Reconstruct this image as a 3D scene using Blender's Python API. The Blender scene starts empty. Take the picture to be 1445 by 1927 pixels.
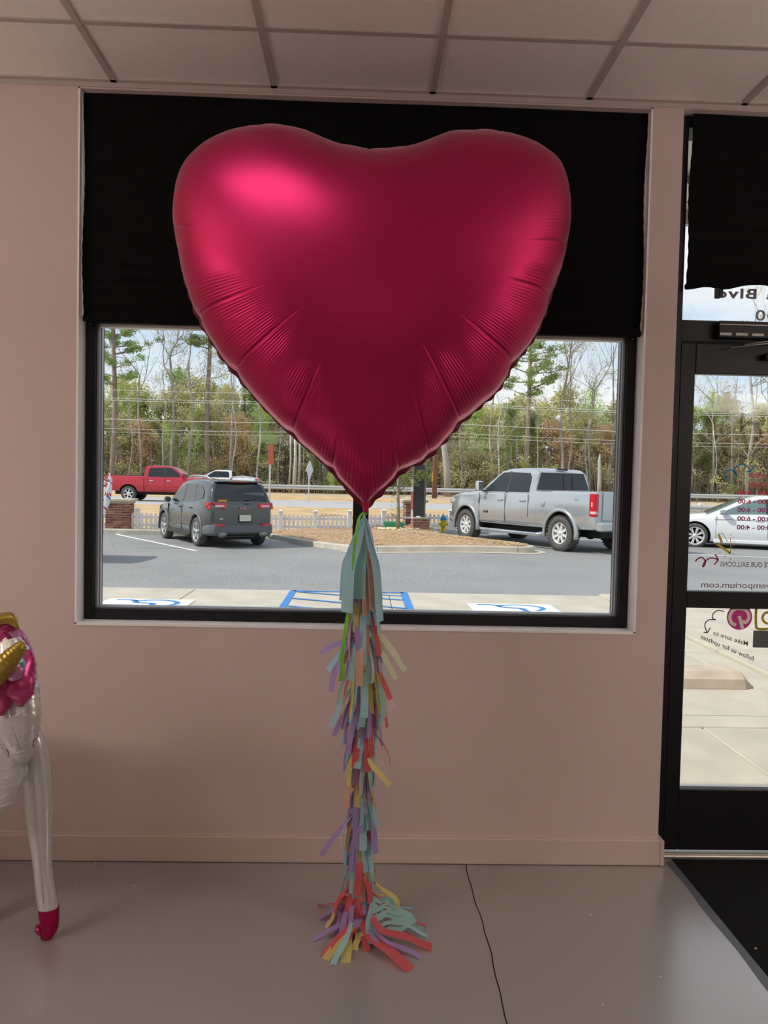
import bpy, bmesh, math, random
import numpy as np
from mathutils import Vector, Matrix, noise

random.seed(7); rng = np.random.default_rng(11)
C = bpy.context.scene.collection
PI = math.pi
def R(d): return math.radians(d)

# ------------------------------------------------------------------ camera
YAW, PITCH, ROLL, FPX = .0282, .0375, .0222, 1447.0
CAM = Vector((0, -3.031, 1.5203))
_f = Vector((math.sin(YAW)*math.cos(PITCH), math.cos(YAW)*math.cos(PITCH), -math.sin(PITCH)))
_r0 = Vector((math.cos(YAW), -math.sin(YAW), 0)); _u0 = _r0.cross(_f)
_r = math.cos(ROLL)*_r0 + math.sin(ROLL)*_u0
_u = -math.sin(ROLL)*_r0 + math.cos(ROLL)*_u0
cd = bpy.data.cameras.new('camera'); cam = bpy.data.objects.new('camera', cd); C.objects.link(cam)
m = Matrix(((_r.x, _u.x, -_f.x, CAM.x), (_r.y, _u.y, -_f.y, CAM.y), (_r.z, _u.z, -_f.z, CAM.z), (0, 0, 0, 1)))
cam.matrix_world = m
cd.sensor_fit = 'VERTICAL'; cd.sensor_height = 36.0; cd.lens = 36.0*FPX/1927.0
cd.clip_start = .05; cd.clip_end = 600
bpy.context.scene.camera = cam
def at(px, py, Y):
    """photograph position -> metres on the plane y=Y"""
    d = (px-722.5)/FPX*_r - (py-963.5)/FPX*_u + _f
    return CAM + d*((Y-CAM.y)/d.y)
def atz(px, py, Z):
    d = (px-722.5)/FPX*_r - (py-963.5)/FPX*_u + _f
    return CAM + d*((Z-CAM.z)/d.z)

# ------------------------------------------------------------------ sky, sun, exposure
vs = bpy.context.scene.view_settings
vs.view_transform = 'Standard'; vs.look = 'None'; vs.gamma = 1; vs.exposure = 0.0; vs.use_curve_mapping = False
w = bpy.data.worlds.new('world'); bpy.context.scene.world = w; w.use_nodes = True
nt = w.node_tree; nt.nodes.clear()
def N(nt, t, **k):
    n = nt.nodes.new(t)
    for a, b in k.items():
        if a.startswith('i_'):
            n.inputs[a[2:].replace('_', ' ')].default_value = b
        else: setattr(n, a, b)
    return n
tc = N(nt, 'ShaderNodeTexCoord'); sx = N(nt, 'ShaderNodeSeparateXYZ'); nt.links.new(tc.outputs['Generated'], sx.inputs[0])
rp = N(nt, 'ShaderNodeValToRGB'); nt.links.new(sx.outputs['Z'], rp.inputs[0])
el = rp.color_ramp.elements
el[0].position = 0.0; el[0].color = (.70, .82, .93, 1); el[1].position = .75; el[1].color = (.16, .33, .66, 1)
e = el.new(.18); e.color = (.56, .74, .94, 1)
mp = N(nt, 'ShaderNodeMapping'); mp.inputs['Scale'].default_value = (1.2, 1.2, 4.2); mp.inputs['Location'].default_value = (.37, .1, .3)
nt.links.new(tc.outputs['Generated'], mp.inputs[0])
nz = N(nt, 'ShaderNodeTexNoise'); nz.inputs['Scale'].default_value = 2.4; nz.inputs['Detail'].default_value = 7; nz.inputs['Roughness'].default_value = .55
nt.links.new(mp.outputs[0], nz.inputs['Vector'])
cr = N(nt, 'ShaderNodeValToRGB'); cr.color_ramp.elements[0].position = .36; cr.color_ramp.elements[1].position = .60
nt.links.new(nz.outputs[0], cr.inputs[0])
mx = N(nt, 'ShaderNodeMixRGB'); nt.links.new(cr.outputs[0], mx.inputs[0]); nt.links.new(rp.outputs[0], mx.inputs[1]); mx.inputs[2].default_value = (.97, .98, 1, 1)
bg = N(nt, 'ShaderNodeBackground'); bg.inputs[1].default_value = 1.0; nt.links.new(mx.outputs[0], bg.inputs[0])
wo = N(nt, 'ShaderNodeOutputWorld'); nt.links.new(bg.outputs[0], wo.inputs[0])
sd = bpy.data.lights.new('sun', 'SUN'); sd.energy = 4.0; sd.angle = R(1.0); sd.color = (1, .93, .82)
so = bpy.data.objects.new('sun', sd); C.objects.link(so)
so.rotation_euler = Vector((1, .18, -1.0)).to_track_quat('-Z', 'Y').to_euler()

# ------------------------------------------------------------------ helpers
def tag(o, label=None, cat=None, group=None, kind=None):
    for k, v in (('label', label), ('category', cat), ('group', group), ('kind', kind)):
        if v: o[k] = v
    return o
def thing(name, label, cat, loc=(0, 0, 0), rz=0, group=None):
    o = bpy.data.objects.new(name, None); C.objects.link(o); o.location = loc; o.rotation_euler = (0, 0, rz)
    o.empty_display_size = .1
    return tag(o, label, cat, group)
class MB:
    def __init__(s): s.v = []; s.f = []; s.m = []; s.s = []
    def add(s, vs, fs, mi=0, smooth=False):
        b = len(s.v); s.v.extend([tuple(v) for v in vs])
        for f in fs: s.f.append([b+i for i in f]); s.m.append(mi); s.s.append(smooth)
        return s
    def box(s, c, d, rz=0, mi=0, M=None):
        x, y, z = d[0]/2, d[1]/2, d[2]/2
        P = [Vector((a*x, b*y, e*z)) for e in (-1, 1) for b in (-1, 1) for a in (-1, 1)]
        if rz: Q = Matrix.Rotation(rz, 3, 'Z'); P = [Q@p for p in P]
        if M is not None: P = [M@p for p in P]
        P = [p+Vector(c) for p in P]
        return s.add(P, [(0, 2, 3, 1), (4, 5, 7, 6), (0, 1, 5, 4), (2, 6, 7, 3), (0, 4, 6, 2), (1, 3, 7, 5)], mi)
    def bx(s, x0, x1, y0, y1, z0, z1, mi=0): return s.box(((x0+x1)/2, (y0+y1)/2, (z0+z1)/2), (x1-x0, y1-y0, z1-z0), 0, mi)
    def bbox(s, x0, x1, y0, y1, z0, z1, b=.004, mi=0):
        """box with chamfered edges"""
        P = []
        for z, i in ((z0, b), (z0+b, 0), (z1-b, 0), (z1, b)):
            xa, xb, ya, yb = x0+i, x1-i, y0+i, y1-i; c = b
            P += [(xa+c, ya, z), (xb-c, ya, z), (xb, ya+c, z), (xb, yb-c, z), (xb-c, yb, z), (xa+c, yb, z), (xa, yb-c, z), (xa, ya+c, z)]
        F = [tuple(range(7, -1, -1)), tuple(range(24, 32))]
        for k in range(3):
            for i in range(8): j = (i+1) % 8; F.append((k*8+i, k*8+j, k*8+8+j, k*8+8+i))
        return s.add(P, F, mi)
    def tube(s, pts, rad, n=8, mi=0, cap=True, smooth=True):
        pts = [Vector(p) for p in pts]; L = len(pts)
        if not hasattr(rad, '__len__'): rad = [rad]*L
        V = []; ref = None
        for i, p in enumerate(pts):
            t = (pts[min(i+1, L-1)]-pts[max(i-1, 0)]).normalized()
            if ref is None: ref = Vector((0, 0, 1)) if abs(t.z) < .9 else Vector((1, 0, 0))
            a = t.cross(ref)
            if a.length < 1e-4: a = t.cross(Vector((0, 1, 0)))
            a.normalize(); b = t.cross(a).normalized(); ref = a.cross(t) if False else ref
            for k in range(n):
                q = 2*PI*k/n; V.append(p+a*(math.cos(q)*rad[i])+b*(math.sin(q)*rad[i]))
        F = []
        for i in range(L-1):
            for k in range(n): j = (k+1) % n; F.append((i*n+k, i*n+j, (i+1)*n+j, (i+1)*n+k))
        if cap: F.append(tuple(range(n-1, -1, -1))); F.append(tuple((L-1)*n+k for k in range(n)))
        return s.add(V, F, mi, smooth)
    def lathe(s, prof, n=24, c=(0, 0, 0), axis='Z', mi=0, smooth=True, cap=True):
        V = []
        for r, z in prof:
            for k in range(n):
                q = 2*PI*k/n; a, b = r*math.cos(q), r*math.sin(q)
                V.append((c[0]+a, c[1]+b, c[2]+z) if axis == 'Z' else ((c[0]+a, c[1]+z, c[2]+b) if axis == 'Y' else (c[0]+z, c[1]+a, c[2]+b)))
        F = []
        for i in range(len(prof)-1):
            for k in range(n): j = (k+1) % n; F.append((i*n+k, i*n+j, (i+1)*n+j, (i+1)*n+k))
        if cap and prof[0][0] > 1e-6: F.append(tuple(range(n)))
        if cap and prof[-1][0] > 1e-6: F.append(tuple((len(prof)-1)*n+k for k in range(n)))
        return s.add(V, F, mi, smooth)
    def prism(s, poly, a, b, axis='Y', mi=0):
        """poly of 2D points extruded along axis from a to b"""
        def P(p, t): return {'Y': (p[0], t, p[1]), 'Z': (p[0], p[1], t), 'X': (t, p[0], p[1])}[axis]
        n = len(poly); V = [P(p, a) for p in poly]+[P(p, b) for p in poly]
        F = [tuple(range(n-1, -1, -1)), tuple(range(n, 2*n))]+[(i, (i+1) % n, n+(i+1) % n, n+i) for i in range(n)]
        return s.add(V, F, mi)
    def grid(s, fn, nu, nv, mi=0, smooth=True, cu=False, skip=None):
        V = [fn(i/nu, j/nv) for j in range(nv+1) for i in range(nu+1)]
        F = []
        for j in range(nv):
            for i in range(nu):
                if skip and skip(i, j): continue
                a = j*(nu+1)+i; F.append((a, a+1, a+nu+2, a+nu+1))
        return s.add(V, F, mi, smooth)
    def ellipsoid(s, c, r, M=None, nu=24, nv=14, mi=0, fn=None):
        V = []; F = []
        for j in range(nv+1):
            t = PI*j/nv
            for i in range(nu):
                q = 2*PI*i/nu; p = Vector((math.sin(t)*math.cos(q), math.sin(t)*math.sin(q), math.cos(t)))
                k = fn(p) if fn else 1
                p = Vector((p.x*r[0]*k, p.y*r[1]*k, p.z*r[2]*k))
                if M is not None: p = M@p
                V.append(p+Vector(c))
        for j in range(nv):
            for i in range(nu): k = (i+1) % nu; F.append((j*nu+i, (j+1)*nu+i, (j+1)*nu+k, j*nu+k))
        return s.add(V, F, mi, True)
    def mesh(s, name, mats):
        me = bpy.data.meshes.new(name); me.from_pydata(s.v, [], s.f)
        if not isinstance(mats, (list, tuple)): mats = [mats]
        for q in mats: me.materials.append(q)
        me.polygons.foreach_set('material_index', s.m); me.polygons.foreach_set('use_smooth', s.s)
        me.update(); return me
    def build(s, name, mats, parent=None, loc=None, fix=True):
        me = s.mesh(name, mats)
        if fix:
            b = bmesh.new(); b.from_mesh(me); bmesh.ops.recalc_face_normals(b, faces=b.faces); b.to_mesh(me); b.free()
        return link(name, me, parent, loc)
def link(name, me, parent=None, loc=None):
    o = bpy.data.objects.new(name, me); C.objects.link(o)
    if parent is not None: o.parent = parent
    if loc is not None: o.location = loc
    return o
def struct(o): o['kind'] = 'structure'; return o
def cr_spline(pts, k=8):
    P = [Vector(p) for p in pts]; P = [2*P[0]-P[1]]+P+[2*P[-1]-P[-2]]; out = []
    for i in range(1, len(P)-2):
        a, b, c, d = P[i-1:i+3]
        for j in range(k):
            t = j/k; out.append(.5*((2*b)+(c-a)*t+(2*a-5*b+4*c-d)*t*t+(3*b-a-3*c+d)*t**3))
    out.append(P[-2]); return out
def copy_tree(o, parent=None):
    c = o.copy(); C.objects.link(c); c.parent = parent
    for ch in o.children: copy_tree(ch, c)
    return c
def bevel(o, wd, seg=2, ang=35):
    b = o.modifiers.new('bevel', 'BEVEL'); b.width = wd; b.segments = seg; b.limit_method = 'ANGLE'; b.angle_limit = R(ang)
    for p in o.data.polygons: p.use_smooth = True
    return o

# ------------------------------------------------------------------ materials
def mat(name, col, rough=.6, metal=0, spec=.5, var=0, vscale=8, bump=0, bscale=60, coat=0, emit=0, trans=0, rand=0, col2=None, sheen=0, det=5, bdist=.01):
    M = bpy.data.materials.new(name); M.use_nodes = True; nt = M.node_tree; b = nt.nodes['Principled BSDF']
    b.inputs['Base Color'].default_value = (*col, 1); b.inputs['Roughness'].default_value = rough; b.inputs['Metallic'].default_value = metal
    b.inputs['Specular IOR Level'].default_value = spec
    if coat: b.inputs['Coat Weight'].default_value = coat; b.inputs['Coat Roughness'].default_value = .06
    if emit: b.inputs['Emission Color'].default_value = (*col, 1); b.inputs['Emission Strength'].default_value = emit
    tcn = N(nt, 'ShaderNodeTexCoord'); src = None
    if var or col2:
        n = N(nt, 'ShaderNodeTexNoise'); n.inputs['Scale'].default_value = vscale; n.inputs['Detail'].default_value = det
        nt.links.new(tcn.outputs['Object'], n.inputs['Vector'])
        r = N(nt, 'ShaderNodeValToRGB'); r.color_ramp.elements[0].position = .32; r.color_ramp.elements[1].position = .68
        c2 = col2 if col2 else tuple(min(1, c*(1+var)) for c in col); c1 = col if col2 else tuple(c*(1-var) for c in col)
        r.color_ramp.elements[0].color = (*c1, 1); r.color_ramp.elements[1].color = (*c2, 1)
        nt.links.new(n.outputs[0], r.inputs[0]); src = r.outputs[0]
    if rand:
        oi = N(nt, 'ShaderNodeObjectInfo'); h = N(nt, 'ShaderNodeHueSaturation')
        ma = N(nt, 'ShaderNodeMapRange'); ma.inputs['To Min'].default_value = 1-rand; ma.inputs['To Max'].default_value = 1+rand
        mb_ = N(nt, 'ShaderNodeMapRange'); mb_.inputs['To Min'].default_value = .5-rand*.07; mb_.inputs['To Max'].default_value = .5+rand*.05
        nt.links.new(oi.outputs['Random'], ma.inputs[0]); nt.links.new(oi.outputs['Random'], mb_.inputs[0])
        nt.links.new(ma.outputs[0], h.inputs['Value']); nt.links.new(mb_.outputs[0], h.inputs['Hue'])
        if src is not None: nt.links.new(src, h.inputs['Color'])
        else: h.inputs['Color'].default_value = (*col, 1)
        src = h.outputs[0]
    if src is not None: nt.links.new(src, b.inputs['Base Color'])
    if bump:
        n2 = N(nt, 'ShaderNodeTexNoise'); n2.inputs['Scale'].default_value = bscale; n2.inputs['Detail'].default_value = 4
        nt.links.new(tcn.outputs['Object'], n2.inputs['Vector'])
        bp = N(nt, 'ShaderNodeBump'); bp.inputs['Strength'].default_value = bump; bp.inputs['Distance'].default_value = bdist
        nt.links.new(n2.outputs[0], bp.inputs['Height']); nt.links.new(bp.outputs[0], b.inputs['Normal'])
    if trans:
        out = nt.nodes['Material Output']; t = N(nt, 'ShaderNodeBsdfTranslucent'); ms = N(nt, 'ShaderNodeMixShader'); ms.inputs[0].default_value = trans
        if src is not None: nt.links.new(src, t.inputs[0])
        else: t.inputs[0].default_value = (*col, 1)
        nt.links.new(b.outputs[0], ms.inputs[1]); nt.links.new(t.outputs[0], ms.inputs[2]); nt.links.new(ms.outputs[0], out.inputs[0])
    return M
def glass(name, tint=(1, 1, 1), refl=.08, rough=0.0):
    M = bpy.data.materials.new(name); M.use_nodes = True; nt = M.node_tree; nt.nodes.clear()
    t = N(nt, 'ShaderNodeBsdfTransparent'); t.inputs[0].default_value = (*tint, 1)
    g = N(nt, 'ShaderNodeBsdfGlossy'); g.inputs['Roughness'].default_value = rough
    fr = N(nt, 'ShaderNodeFresnel'); fr.inputs[0].default_value = 1.45
    mu = N(nt, 'ShaderNodeMath', operation='MULTIPLY'); mu.inputs[1].default_value = refl/.04; nt.links.new(fr.outputs[0], mu.inputs[0])
    ms = N(nt, 'ShaderNodeMixShader'); nt.links.new(mu.outputs[0], ms.inputs[0]); nt.links.new(t.outputs[0], ms.inputs[1]); nt.links.new(g.outputs[0], ms.inputs[2])
    o = N(nt, 'ShaderNodeOutputMaterial'); nt.links.new(ms.outputs[0], o.inputs[0]); return M

WALL = mat('wall_paint', (.60, .477, .443), .6, var=.015, vscale=3, bump=.04, bscale=180)
TRIMP = mat('baseboard_paint', (.60, .478, .425), .5)
REVEAL = mat('reveal_white', (.90, .89, .87), .5, var=.03)
TILE = mat('ceiling_tile', (.88, .82, .77), .9, var=.02, vscale=30, bump=.12, bscale=220)
GRID = mat('ceiling_grid', (.50, .43, .40), .6)
BLK = mat('black_aluminium', (.007, .007, .009), .45, 0, .35)
SILV = mat('silver_stop', (.45, .49, .54), .3, .7)
ALU = mat('threshold_aluminium', (.5, .47, .42), .4, .8)
BLIND = mat('black_fabric', (.006, .0055, .006), .9, spec=.1, bump=.15, bscale=300)
PALE = mat('pale_edge', (.88, .88, .80), .6)
MATR = mat('mat_rubber', (.008, .009, .009), .95, spec=.15, bump=.4, bscale=400, var=.3, vscale=200)
MATE = mat('mat_edge', (.10, .108, .125), .35)
GLASS = glass('window_glass', (.98, .99, .985), .006)
CONC = mat('concrete', (.50, .455, .375), .85, var=.11, vscale=2.2, bump=.1, bscale=90)
CURB = mat('curb_concrete', (.50, .47, .39), .85, var=.10, vscale=3, bump=.1, bscale=60)
JOINT = mat('joint_dark', (.10, .08, .07), .9)
BLUEP = mat('blue_paint', (.04, .22, .56), .7, var=.12, vscale=8)
WHITEP = mat('white_paint', (.80, .81, .80), .7, var=.05, vscale=6)
STRAW = mat('pine_straw', (.36, .22, .12), .95, col2=(.50, .34, .21), vscale=9, det=8, bump=.6, bscale=40, bdist=.03)
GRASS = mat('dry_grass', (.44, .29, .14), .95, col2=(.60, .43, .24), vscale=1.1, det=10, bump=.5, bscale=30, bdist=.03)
ROADM = mat('road_surface', (.42, .42, .42), .8, var=.06, vscale=2)
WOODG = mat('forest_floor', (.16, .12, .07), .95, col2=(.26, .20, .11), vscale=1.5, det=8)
BRICK = mat('brick_red', (.24, .10, .075), .85, var=.3, vscale=40, rand=.45)
MORTAR = mat('mortar', (.55, .47, .38), .9, var=.08, vscale=30)
CAPST = mat('cap_stone', (.50, .45, .34), .85, var=.1, vscale=12)
FENCEW = mat('fence_white', (.74, .77, .80), .6, rand=.05)
GALV = mat('galvanised', (.55, .57, .58), .45, .4)
def asphalt():
    M = mat('asphalt', (.27, .275, .28), .85, bump=.25, bscale=55); nt = M.node_tree; b = nt.nodes['Principled BSDF']
    t = N(nt, 'ShaderNodeTexCoord'); v = N(nt, 'ShaderNodeTexNoise'); v.inputs['Scale'].default_value = 42; v.inputs['Detail'].default_value = 3
    v2 = N(nt, 'ShaderNodeTexNoise'); v2.inputs['Scale'].default_value = .5; v2.inputs['Detail'].default_value = 6
    for q in (v, v2): nt.links.new(t.outputs['Object'], q.inputs['Vector'])
    r = N(nt, 'ShaderNodeValToRGB'); r.color_ramp.elements[0].position = .38; r.color_ramp.elements[1].position = .66
    r.color_ramp.elements[0].color = (.19, .192, .195, 1); r.color_ramp.elements[1].color = (.36, .36, .355, 1)
    nt.links.new(v.outputs[0], r.inputs[0])
    m2 = N(nt, 'ShaderNodeMixRGB', blend_type='MULTIPLY'); m2.inputs[0].default_value = 1
    r2 = N(nt, 'ShaderNodeValToRGB'); r2.color_ramp.elements[0].position = .3; r2.color_ramp.elements[1].position = .7
    r2.color_ramp.elements[0].color = (.88, .88, .88, 1); r2.color_ramp.elements[1].color = (1.06, 1.06, 1.06, 1)
    nt.links.new(v2.outputs[0], r2.inputs[0]); nt.links.new(r.outputs[0], m2.inputs[1]); nt.links.new(r2.outputs[0], m2.inputs[2])
    nt.links.new(m2.outputs[0], b.inputs['Base Color']); return M
ASPH = asphalt()
def floormat():
    M = mat('painted_floor', (.27, .258, .246), .38, spec=.9, coat=.9, var=.03, vscale=1.2, bump=.03, bscale=25, det=8); nt = M.node_tree; b = nt.nodes['Principled BSDF']
    t = N(nt, 'ShaderNodeTexCoord'); n = N(nt, 'ShaderNodeTexNoise'); n.inputs['Scale'].default_value = 5; n.inputs['Detail'].default_value = 9; n.inputs['Roughness'].default_value = .7
    nt.links.new(t.outputs['Object'], n.inputs['Vector'])
    mr = N(nt, 'ShaderNodeMapRange'); mr.inputs['From Min'].default_value = .35; mr.inputs['From Max'].default_value = .7
    mr.inputs['To Min'].default_value = .30; mr.inputs['To Max'].default_value = .36; b.inputs['Coat Roughness'].default_value = .22; b.inputs['Coat IOR'].default_value = 1.7; b.inputs['Coat Weight'].default_value = 1
    nt.links.new(n.outputs[0], mr.inputs[0]); nt.links.new(mr.outputs[0], b.inputs['Roughness']); return M
FLOOR = floormat()

# ------------------------------------------------------------------ the room
XL, XR, ZS, ZH, ZC = -1.118, 1.102, .9415, 3.008, 3.032
DX0, DX1 = 1.2246, 2.32
RX0, RX1, RY0 = -3.6, 4.4, -12.4
mb = MB()
mb.bx(RX0, XL, 0, .25, 0, 3.3); mb.bx(XL, XR, 0, .25, 0, ZS); mb.bx(XL, XR, 0, .25, ZH, 3.3); mb.bx(XR, DX0, 0, .25, 0, 3.3)
mb.bx(DX0, DX1, 0, .25, ZH, 3.3); mb.bx(DX1, RX1, 0, .25, 0, 3.3)
struct(mb.build('wall_back', WALL))
struct(MB().bx(RX0-.2, RX0, RY0-.2, .25, 0, 3.3).build('wall_left', WALL))
struct(MB().bx(RX1, RX1+.2, RY0-.2, .25, 0, 3.3).build('wall_right', WALL))
struct(MB().bx(RX0, RX1, RY0-.2, RY0, 0, 3.3).build('wall_front', WALL))
# floor in two slabs either side of a wandering crack
def crackx(y): return .445+.004*math.sin(y*9)+.0025*math.sin(y*31+1)
ys = [.0-i*.06 for i in range(0, 206)]
fl = MB(); n = len(ys)
V = []
for y in ys: V += [(RX0, y, 0), (crackx(y)-.0022, y, 0), (crackx(y)-.0022, y, -.012), (crackx(y)+.0022, y, -.012), (crackx(y)+.0022, y, 0), (RX1, y, 0)]
F = []
for i in range(n-1):
    for k in range(5): a = i*6+k; F.append((a, a+1, a+7, a+6))
fl.add(V, [f for i, f in enumerate(F) if i % 5 != 2], 0); fl.add(V, [f for i, f in enumerate(F) if i % 5 == 2], 1)
fl.bx(RX0, RX1, 0, .25, -.02, 0); fl.bx(RX0, RX1, RY0, .25, -.2, -.03)
struct(fl.build('floor', [FLOOR, JOINT]))
# baseboard with a return at the doorway corner
bb = MB(); bb.bbox(RX0, DX0+.004, -.016, .0, .002, .104, .002); bb.bx(RX0, DX0, -.009, 0, .104, .112)
struct(bb.build('baseboard_back', TRIMP))
struct(MB().bbox(DX0+.005, DX0+.021, -.017, .055, .001, .104, .002).build('baseboard_end', TRIMP))
# reveal boards
for i, (a, b, c, d) in enumerate(((XL, XL+.007, ZS, ZH), (XR-.007, XR, ZS, ZH), (XL, XR, ZS-.004, ZS+.006), (XL, XR, ZH-.006, ZH))):
    struct(MB().bx(a, b, -.003, .10, c, d).build('trim_%d' % (i+1), REVEAL if i < 3 else WALL))
# ceiling: tiles and T bars are parts
ce = struct(MB().bx(RX0, RX1, RY0, .25, ZC+.03, ZC+.25).build('ceiling', GRID))
gx = [-.9825+.61*k for k in range(-4, 9)]; gx = [RX0]+[g for g in gx if RX0+.05 < g < RX1-.05]+[RX1]
gy = [0, -.385]+[-.385-1.22*k for k in range(1, 9)]+[RY0]
tcache = {}
for j in range(len(gy)-1):
    for i in range(len(gx)-1):
        wx, wy = gx[i+1]-gx[i]-.012, gy[j]-gy[j+1]-.012
        if wy < .05: continue
        key = (round(wx, 3), round(wy, 3))
        if key not in tcache: tcache[key] = MB().bbox(-wx/2, wx/2, -wy/2, wy/2, 0, .016, .003).mesh('ceiling_tile', TILE)
        link('ceiling_tile', tcache[key], ce, ((gx[i]+gx[i+1])/2, (gy[j]+gy[j+1])/2, ZC+.002))
for g in gx[1:-1]: MB().bx(-.012, .012, RY0, 0, 0, .008).build('grid_bar', GRID, ce, (g, 0, ZC-.004))
for g in gy[1:-1]: MB().bx(RX0, RX1, -.011, .011, 0, .008).build('grid_bar', GRID, ce, (0, g, ZC-.0035))
MB().bx(RX0, RX1, -.022, 0, 0, .006).bx(RX0, RX1, -.003, 0, -.018, 0).build('wall_angle', GRID, ce, (0, 0, ZC-.004))
# recessed ceiling light, then suspended lights added as fill
FILL = mat('fill_diffuser', (1, .91, .84), .5, emit=21.5); FILL3 = mat('dim_fill_diffuser', (1, .91, .84), .5, emit=9); LAMP2 = mat('troffer_diffuser', (1, .93, .88), .5, emit=3.4)
t = thing('ceiling_light', 'recessed square ceiling light between the camera and the balloon', 'light', (-.67, -1.31, ZC))
MB().bx(-.36, .36, -.27, .27, -.004, .001).build('diffuser', LAMP2, t)
fr = MB(); V = []
for z in (-.010, 0):
    for a, b in ((.39, .30), (.36, .27)): V += [(-a, -b, z), (a, -b, z), (a, b, z), (-a, b, z)]
F = []
for k in range(4):
    j = (k+1) % 4; F += [(k, j, 4+j, 4+k), (8+k, 12+k, 12+j, 8+j), (k, 8+k, 8+j, j), (4+k, 4+j, 12+j, 12+k)]
fr.add(V, F).build('frame', GRID, t)
for x, y, lab in ((-2.75, -2.2, 'added suspended fill light left of the camera'), (2.95, -2.1, 'added suspended fill light right of the camera'), (-1.1, -8.2, 'added suspended fill light deep in the shop on the left'), (1.5, -8.2, 'added suspended fill light deep in the shop on the right')):
    t = thing('added_fill_light', lab, 'light', (x, y, ZC-.004))  # added out of view to brighten ceiling and walls
    MB().bbox(-.60, .60, -.16, .16, -.95, -.85, .02).build('diffuser', FILL if y > -5 else FILL3, t)
    for q in (-1, 1):
        MB().bbox(q*.615-.015, q*.615+.015, -.17, .17, -.955, -.845, .004).build('end_cap', GRID, t)
        MB().tube([(q*.55, 0, -.85), (q*.55, 0, 0)], .005, 8).build('rod', GRID, t)

# ------------------------------------------------------------------ window
win = MB()
for a, b, c, d in ((XL+.001, XL+.044, ZS+.006, ZH), (XR-.044, XR-.001, ZS+.006, ZH), (XL+.044, XR-.044, ZS+.006, .991), (XL+.044, XR-.044, ZH-.05, ZH-.006), (XL+.044, XR-.044, 2.132, 2.20)):
    win.bbox(a, b, .075, .19, c, d, .0015)
win.bbox(-.038, .026, .085, .18, .991, 2.132, .0015)
wo_ = struct(win.build('window_1', BLK))
st = MB()
for a, b, c, d in ((XL+.044, XL+.056, .991, 2.132), (XR-.056, XR-.044, .991, 2.132), (XL+.056, XR-.056, .991, .998)):
    st.bbox(a, b, .095, .125, c, d, .001)
st.bx(XL+.056, XL+.060, .112, .128, .99, 2.13); st.bx(XR-.060, XR-.056, .112, .128, .99, 2.13); st.bx(XL+.05, XR-.05, .112, .13, .998, 1.0)
st.build('glazing_stop', SILV, wo_)
hs = MB().bbox(XL+.056, XR-.056, .095, .125, 2.118, 2.132, .001).build('head_stop', PALE, wo_)
for a, b, c, d in ((XL+.05, -.037, .995, 2.135), (.025, XR-.05, .995, 2.135), (XL+.05, XR-.05, 2.195, ZH-.04)):
    MB().bx(a, b, .128, .134, c, d).build('glass_pane', GLASS, wo_)
for x in (XL+.024, XR-.024):
    MB().ellipsoid((x, .073, 2.125), (.003, .002, .003), nu=10, nv=6).build('screw', SILV, wo_)

# blinds
def blind(name, label, x0, x1, z0, z1, y, seed, edges=True, rag=0):
    t = thing(name, label, 'blind', ((x0+x1)/2, y, z1)); wd = (x1-x0)/2; h = z1-z0; rn = random.Random(seed)
    ph = [rn.uniform(0, 6) for _ in range(8)]
    def f(u, v):
        z = -h*v; x = (2*u-1)*wd
        pl = .004*math.sin(v*h*2*PI/.055)*(.4+.6*v)
        side = .004*math.sin(v*9+ph[0])*(1 if u > .5 else -1)*abs(2*u-1)**6
        yy = pl*.8+.003*math.sin(u*11+ph[1]+v*3)
        zz = z+(rag*(.012*math.sin(u*9+ph[2])+.006*math.sin(u*31+ph[3])))*v**8-.006*v*math.sin(u*PI)
        return (x+side, yy, zz)
    MB().grid(f, 60, 150).build('fabric', BLIND, t)
    hb = MB(); pts = [Vector(f(u/40, 1))+Vector((0, -.004, .008)) for u in range(41)]
    hb.tube(pts, [.011+.002*math.sin(i*1.3) for i in range(41)], 8); hb.build('bottom_hem', BLIND, t)
    if edges:
        for s in (0, 1):
            q = [Vector(f(s, v/60*.985))+Vector(((.002 if s else -.002), -.004, 0)) for v in range(61)]
            MB().tube(q, [.0022+.0012*math.sin(i*.5)**2 for i in range(61)], 6).build('pale_edge', PALE, t)
    return t
b1 = blind('window_blind', 'wide black pleated fabric blind half lowered over the large window', -1.106, 1.092, 2.128, 3.007, .03, 3)
b2 = blind('window_blind', 'black fabric blind with a ragged hem over the glass above the door', 1.268, 2.26, 2.335, 3.004, .028, 5, False, 1)
cl = MB(); cl.bbox(1.385, 1.405, -.004, .004, 2.285, 2.345, .001); cl.bbox(1.40, 1.418, -.004, .004, 2.292, 2.322, .001); cl.build('clip', BLK, b2, (-1.764, 0, -3.004))
for o_, x_ in ((b1, -.46),): pass

# ------------------------------------------------------------------ door
dr = MB(); D0, D1 = DX0+.001, DX1
dr.bbox(D0, 1.268, .05, .17, 0.0, ZH-.002, .002); dr.bbox(D1-.045, D1, .05, .17, 0, ZH-.002, .002)
dr.bbox(1.256, D1-.03, .052, .17, 2.118, 2.203, .002); dr.bbox(1.256, D1-.03, .052, .17, 2.962, ZH-.002, .002)
do = struct(dr.build('door_frame', BLK))
door = struct(MB().bbox(1.272, 1.334, .062, .108, .03, 2.114, .003).bbox(2.205, 2.27, .062, .108, .03, 2.114, .003).bbox(1.334, 2.205, .062, .108, 1.992, 2.114, .003)
              .bbox(1.334, 2.205, .062, .108, .03, .284, .003).build('door_1', BLK))
MB().bbox(1.334, 2.205, .064, .106, 1.038, 1.106, .003).build('mid_rail', BLK, door)
MB().bx(1.33, 2.21, .082, .088, 1.10, 1.996).build('glass_pane', GLASS, door)
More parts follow.
